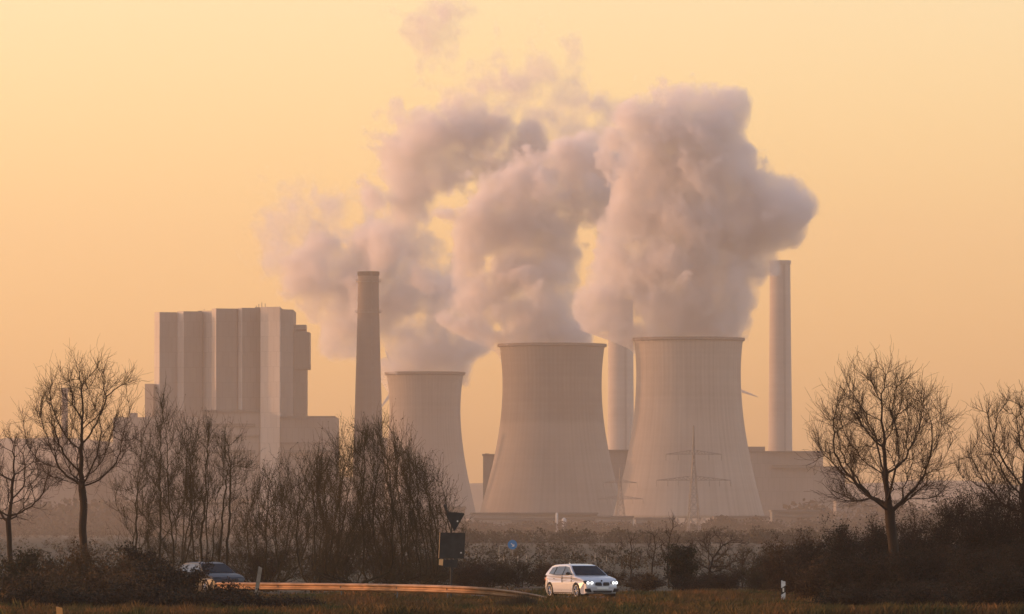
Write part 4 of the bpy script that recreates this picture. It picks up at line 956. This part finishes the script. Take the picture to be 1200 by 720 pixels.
# ------------------------------------------------------------------ cars
M['white_paint'] = mat('white_car_paint', (.46, .46, .48), .28, spec=.6)
M['white_paint'].node_tree.nodes['Principled BSDF'].inputs['Coat Weight'].default_value = .6
M['dark_paint'] = mat('dark_car_paint', (.012, .012, .014), .38, spec=.4)
M['glass'] = mat('car_glass', (.010, .013, .015), .06, spec=.55)
M['rubber'] = mat('tyre_rubber', (.02, .02, .02), .85)
M['alloy'] = mat('alloy_wheel', (.42, .42, .43), .35, metallic=.7)
M['trim'] = mat('dark_trim', (.015, .015, .016), .5)
M['lamp'] = emit('headlight_ring', (1.0, 1.0, .97), .55)
M['lampglass'] = mat('lamp_glass', (.05, .052, .056), .12, metallic=.2)
M['tail'] = mat('tail_lamp_red', (.35, .02, .02), .2)
M['plate'] = mat('number_plate', (.75, .75, .72), .5)
def car(loc, heading, paint, label, group, lights=True):
    """hatchback; local +Y is forwards"""
    root = empty('hatchback_car', loc, heading); tag(root, label, 'car', group)
    def arc(yc, r, n=9):
        return [(yc+r*math.cos(a), .315+r*math.sin(a)) for a in [R(-14+(208)*i/(n-1)) for i in range(n)]]
    prof = [(-2.03, .24), (-2.12, .34), (-2.15, .55), (-2.14, .72), (-2.10, .86), (-2.03, .975), (-1.6, .975), (-.8, .965), (0, .95), (.55, .94), (.98, .945), (1.3, .905), (1.65, .845), (1.9, .765), (2.04, .69), (2.11, .60), (2.15, .48), (2.15, .32), (2.10, .22), (1.98, .18)]
    prof += [(1.74, .18)] + arc(1.33, .365) + [(.92, .18), (-.94, .18)] + arc(-1.36, .365) + [(-1.77, .20)]
    def hw(y, z):       # half width of the body at (y,z)
        w_ = .885
        w_ -= .045*max(0, (z-.62)/.35)**1.5 + .035*max(0, (.38-z)/.2)
        t = max(0, (y-1.25)/.9); w_ -= .17*t*t; t = max(0, (-y-1.45)/.7); w_ -= .11*t*t
        return w_
    bm = bmesh.new(); slices = []
    for f in (-1, -.985, -.90, -.5, 0, .5, .90, .985, 1):
        row = []
        for (y, z) in prof:
            sh = .0 if abs(f) < .95 else (.02 if abs(f) < .99 else .045)
            cy_, cz = 0, .55
            dy = -sh*(1 if y > 1.9 else (-1 if y < -1.9 else 0)); dz = (-sh if z > .7 else 0) + (.022*(1-f*f) if z > .66 and y > .9 else 0)
            yy = y + dy - (.10*abs(f)**3 if y > 1.9 else 0) + (.08*abs(f)**3 if y < -1.95 else 0)
            row.append(bm.verts.new((hw(y, z)*f, yy, z+dz)))
        slices.append(row)
    n = len(prof)
    for a, b in zip(slices[:-1], slices[1:]):
        for i in range(n): bm.faces.new((a[i], a[(i+1) % n], b[(i+1) % n], b[i]))
    for row, rev in ((slices[0], False), (slices[-1], True)):
        bm.faces.new(row if rev else row[::-1])
    body = bobj('body', bm, paint, root, smooth=False)
    # cabin
    cab = [(-2.02, .955), (-2.0, 1.03), (-1.86, 1.22), (-1.70, 1.345), (-1.45, 1.395), (-.9, 1.425), (-.3, 1.43), (.05, 1.40), (.22, 1.355), (.62, 1.14), (1.02, .935)]
    def cw(z, y): return .835-.245*max(0, (z-.95)/.47)**1.15 - (.06*max(0, (y-.3)/.7)) - .05*max(0, (-y-1.5)/.5)
    bm = bmesh.new(); sl = []
    for f in (-1, -.94, -.6, 0, .6, .94, 1):
        sl.append([bm.verts.new((cw(z, y)*f, y+(.06*(1-f*f) if y > .1 else (-.05*(1-f*f) if y < -1.6 else 0)), z+(.018*(1-f*f)-.018*(abs(f) > .95))*(z > 1.2))) for y, z in cab])
    m_ = len(cab)
    for a, b in zip(sl[:-1], sl[1:]):
        for i in range(m_): bm.faces.new((a[i], a[(i+1) % m_], b[(i+1) % m_], b[i]))
    bm.faces.new(sl[0][::-1]); bm.faces.new(sl[-1]); bobj('cabin', bm, paint, root, smooth=False)
    def slab(name, pts, m, push):
        bm = bmesh.new(); A = [Vector(p) for p in pts]; c = sum(A, Vector())/len(A); nn = Vector()
        for i in range(len(A)): nn += (A[i]-c).cross(A[(i+1) % len(A)]-c)
        nn.normalize()
        if nn.dot(c-Vector((0, 0, .9))) < 0: nn = -nn
        V0 = [bm.verts.new(p-nn*.03) for p in A]; V1 = [bm.verts.new(p+nn*push) for p in A]; k = len(A)
        for i in range(k): bm.faces.new((V0[i], V0[(i+1) % k], V1[(i+1) % k], V1[i]))
        bm.faces.new(V0[::-1]); bm.faces.new(V1); return bobj(name, bm, m, root)
    # windscreen in three panes' worth of curvature but one mesh
    bm = bmesh.new(); g = []
    for j in range(5):
        t = j/4; y = .97+(.24-.97)*t; z = .962+(1.352-.962)*t
        g.append([bm.verts.new(((cw(z, y)-.055-.01*t)*f, y+.06*(1-f*f)+.012, z+.014)) for f in (-1, -.6, -.2, .2, .6, 1)])
    for a, b in zip(g[:-1], g[1:]):
        for i in range(5): bm.faces.new((a[i], a[i+1], b[i+1], b[i]))
    bmesh.ops.solidify(bm, geom=bm.faces[:], thickness=.01); bobj('windscreen', bm, M['glass'], root)
    bm = bmesh.new(); g = []
    for j in range(4):
        t = j/3; y = -1.985+.27*t; z = 1.05+.27*t
        g.append([bm.verts.new(((cw(z, y)-.08)*f, y-.05*(1-f*f)-.015, z+.012)) for f in (-1, -.5, 0, .5, 1)])
    for a, b in zip(g[:-1], g[1:]):
        for i in range(4): bm.faces.new((a[i], a[i+1], b[i+1], b[i]))
    bmesh.ops.solidify(bm, geom=bm.faces[:], thickness=.01); bobj('rear_window', bm, M['glass'], root)
    for sg in (-1, 1):
        def sp_(y, z): return (sg*(cw(z, y)+.004), y, z)
        slab('side_window', [sp_(y, z) for y, z in ((-.12, .985), (.70, .985), (.46, 1.15), (.16, 1.315), (-.12, 1.345))], M['glass'], .006)
        slab('side_window', [sp_(y, z) for y, z in ((-1.02, .985), (-.20, .985), (-.20, 1.348), (-.95, 1.335))], M['glass'], .006)
        slab('side_window', [sp_(y, z) for y, z in ((-1.62, 1.02), (-1.10, .99), (-1.05, 1.325), (-1.48, 1.28))], M['glass'], .006)
        bm = bmesh.new(); add_box(bm, min(sg*.80, sg*1.0), max(sg*.80, sg*1.0), .52, .64, .97, 1.10); bmesh.ops.bevel(bm, geom=bm.edges[:], offset=.035, segments=2, affect='EDGES'); bobj('door_mirror', bm, paint if paint is not M['white_paint'] else M['trim'], root)
        for yc in (1.33, -1.36):
            wx = sg*(.865 if yc > 0 else .875)
            bm = bmesh.new(); prof_t = [(.20, -.10), (.30, -.105), (.318, -.08), (.318, .08), (.30, .105), (.20, .10)]
            rings = []
            for r_, x_ in prof_t: rings.append([bm.verts.new((x_, r_*math.cos(2*math.pi*k/28), r_*math.sin(2*math.pi*k/28))) for k in range(28)])
            for a, b in zip(rings, rings[1:]+rings[:1]):
                for k in range(28): bm.faces.new((a[k], a[(k+1) % 28], b[(k+1) % 28], b[k]))
            bmesh.ops.translate(bm, verts=bm.verts, vec=(wx-sg*.11, yc, .318)); wh = bobj('wheel', bm, M['rubber'], root, smooth=False)
            bm = bmesh.new(); c = Vector((wx-sg*.02, yc, .318))
            rr = [(.235, .03), (.215, .03), (.205, -.03), (.03, -.02), (.0, -.02)]
            rg = [[bm.verts.new(c+Vector((sg*x_, r_*math.cos(2*math.pi*k/28), r_*math.sin(2*math.pi*k/28)))) for k in range(28)] for r_, x_ in rr[:4]]
            for a, b in zip(rg[:1], rg[1:2]):
                for k in range(28): bm.faces.new((a[k], a[(k+1) % 28], b[(k+1) % 28], b[k]))
            for k in range(28): bm.faces.new((rg[1][k], rg[1][(k+1) % 28], rg[2][(k+1) % 28], rg[2][k]))
            for k in range(10):
                a = 2*math.pi*k/10; add_bar(bm, c+Vector((sg*.01, .03*math.cos(a), .03*math.sin(a))), c+Vector((sg*.015, .215*math.cos(a), .215*math.sin(a))), .016, 4)
            add_bar(bm, c-Vector((sg*.02, 0, 0)), c+Vector((sg*.025, 0, 0)), .05, 12)
            bobj('rim', bm, M['alloy'], wh)
            bm = bmesh.new(); add_bar(bm, (wx-sg*.26, yc, .318), (wx-sg*.06, yc, .318), .352, 24); bobj('wheel_well', bm, M['trim'], root)
        slab('sill_trim', [(sg*.868, -.92, .20), (sg*.868, .90, .20), (sg*.872, .90, .245), (sg*.872, -.92, .245)], M['trim'], .012)
        for y in (-.18, -1.0): slab('door_handle', [(sg*.868, y, .80), (sg*.868, y+.17, .80), (sg*.866, y+.17, .825), (sg*.866, y, .825)], M['trim'] if paint is M['white_paint'] else paint, .02)
        for y in (-.17, .78):   slab('door_gap', [(sg*.876, y, .30), (sg*.876, y+.012, .30), (sg*.852, y+.012, .93), (sg*.852, y, .93)], M['trim'], .003)
        # crease
        slab('shoulder_crease', [(sg*.874, -1.9, .845), (sg*.874, .95, .80), (sg*.880, .95, .785), (sg*.880, -1.9, .83)], paint, .006)
        # headlight
        hl = slab('headlight', [(sg*.40, 2.085, .60), (sg*.74, 1.985, .61), (sg*.80, 1.90, .70), (sg*.70, 1.945, .735), (sg*.42, 2.06, .70)], M['lampglass'], .035)
        if lights:
            for (hx, hy) in ((.50, 2.10), (.66, 2.055)):
                bm = bmesh.new(); c = Vector((sg*hx, hy+.045, .655)); nrm = Vector((sg*.25, 1, 0)).normalized(); u = nrm.orthogonal().normalized(); v = nrm.cross(u)
                ringp = [[bm.verts.new(c+(u*math.cos(2*math.pi*k/20)+v*math.sin(2*math.pi*k/20))*r_+nrm*h_) for k in range(20)] for r_, h_ in ((.062, 0), (.062, .02), (.036, .02), (.036, 0))]
                for a, b in zip(ringp, ringp[1:]+ringp[:1]):
                    for k in range(20): bm.faces.new((a[k], a[(k+1) % 20], b[(k+1) % 20], b[k]))
                bobj('light_ring', bm, M['lamp'], hl)
        slab('grille', [(sg*.045, 2.12, .52), (sg*.31, 2.10, .53), (sg*.33, 2.085, .60), (sg*.29, 2.075, .665), (sg*.07, 2.09, .67), (sg*.035, 2.11, .60)], M['trim'], .05)
        slab('side_intake', [(sg*.50, 2.12, .26), (sg*.76, 2.03, .28), (sg*.78, 2.03, .40), (sg*.56, 2.11, .42)], M['trim'], .03)
        slab('tail_lamp', [(sg*.50, -2.12, .74), (sg*.78, -2.04, .74), (sg*.76, -1.98, .88), (sg*.50, -2.07, .88)], M['tail'], .03)
    slab('lower_intake', [(-.40, 2.15, .235), (.40, 2.15, .235), (.44, 2.15, .33), (-.44, 2.15, .33)], M['trim'], .02)
    slab('number_plate', [(-.26, 2.155, .385), (.26, 2.155, .385), (.26, 2.155, .485), (-.26, 2.155, .485)], M['plate'], .025)
    bm = bmesh.new(); add_bar(bm, (0, 2.03, .735), (0, 2.055, .75), .038, 14); bobj('badge', bm, M['lampglass'], root)
    bm = bmesh.new(); 
    A = [bm.verts.new(p) for p in ((-.02, -1.1, 1.43), (.02, -1.1, 1.43), (.0, -1.28, 1.43), (.0, -1.25, 1.50))]
    for f in ((0, 1, 3), (1, 2, 3), (2, 0, 3), (0, 2, 1)): bm.faces.new([A[i] for i in f])
    bobj('roof_aerial', bm, paint, root)
    return root
CG = 'cars on the road'
car((X(681.5, 291.5), 291.5, .06), R(204), M['white_paint'], 'white hatchback with two bright ringed headlights driving towards the right', CG)
car((X(247, 309), 309, .06), R(207), M['dark_paint'], 'dark car half hidden behind the left end of the crash barrier', CG, lights=False)
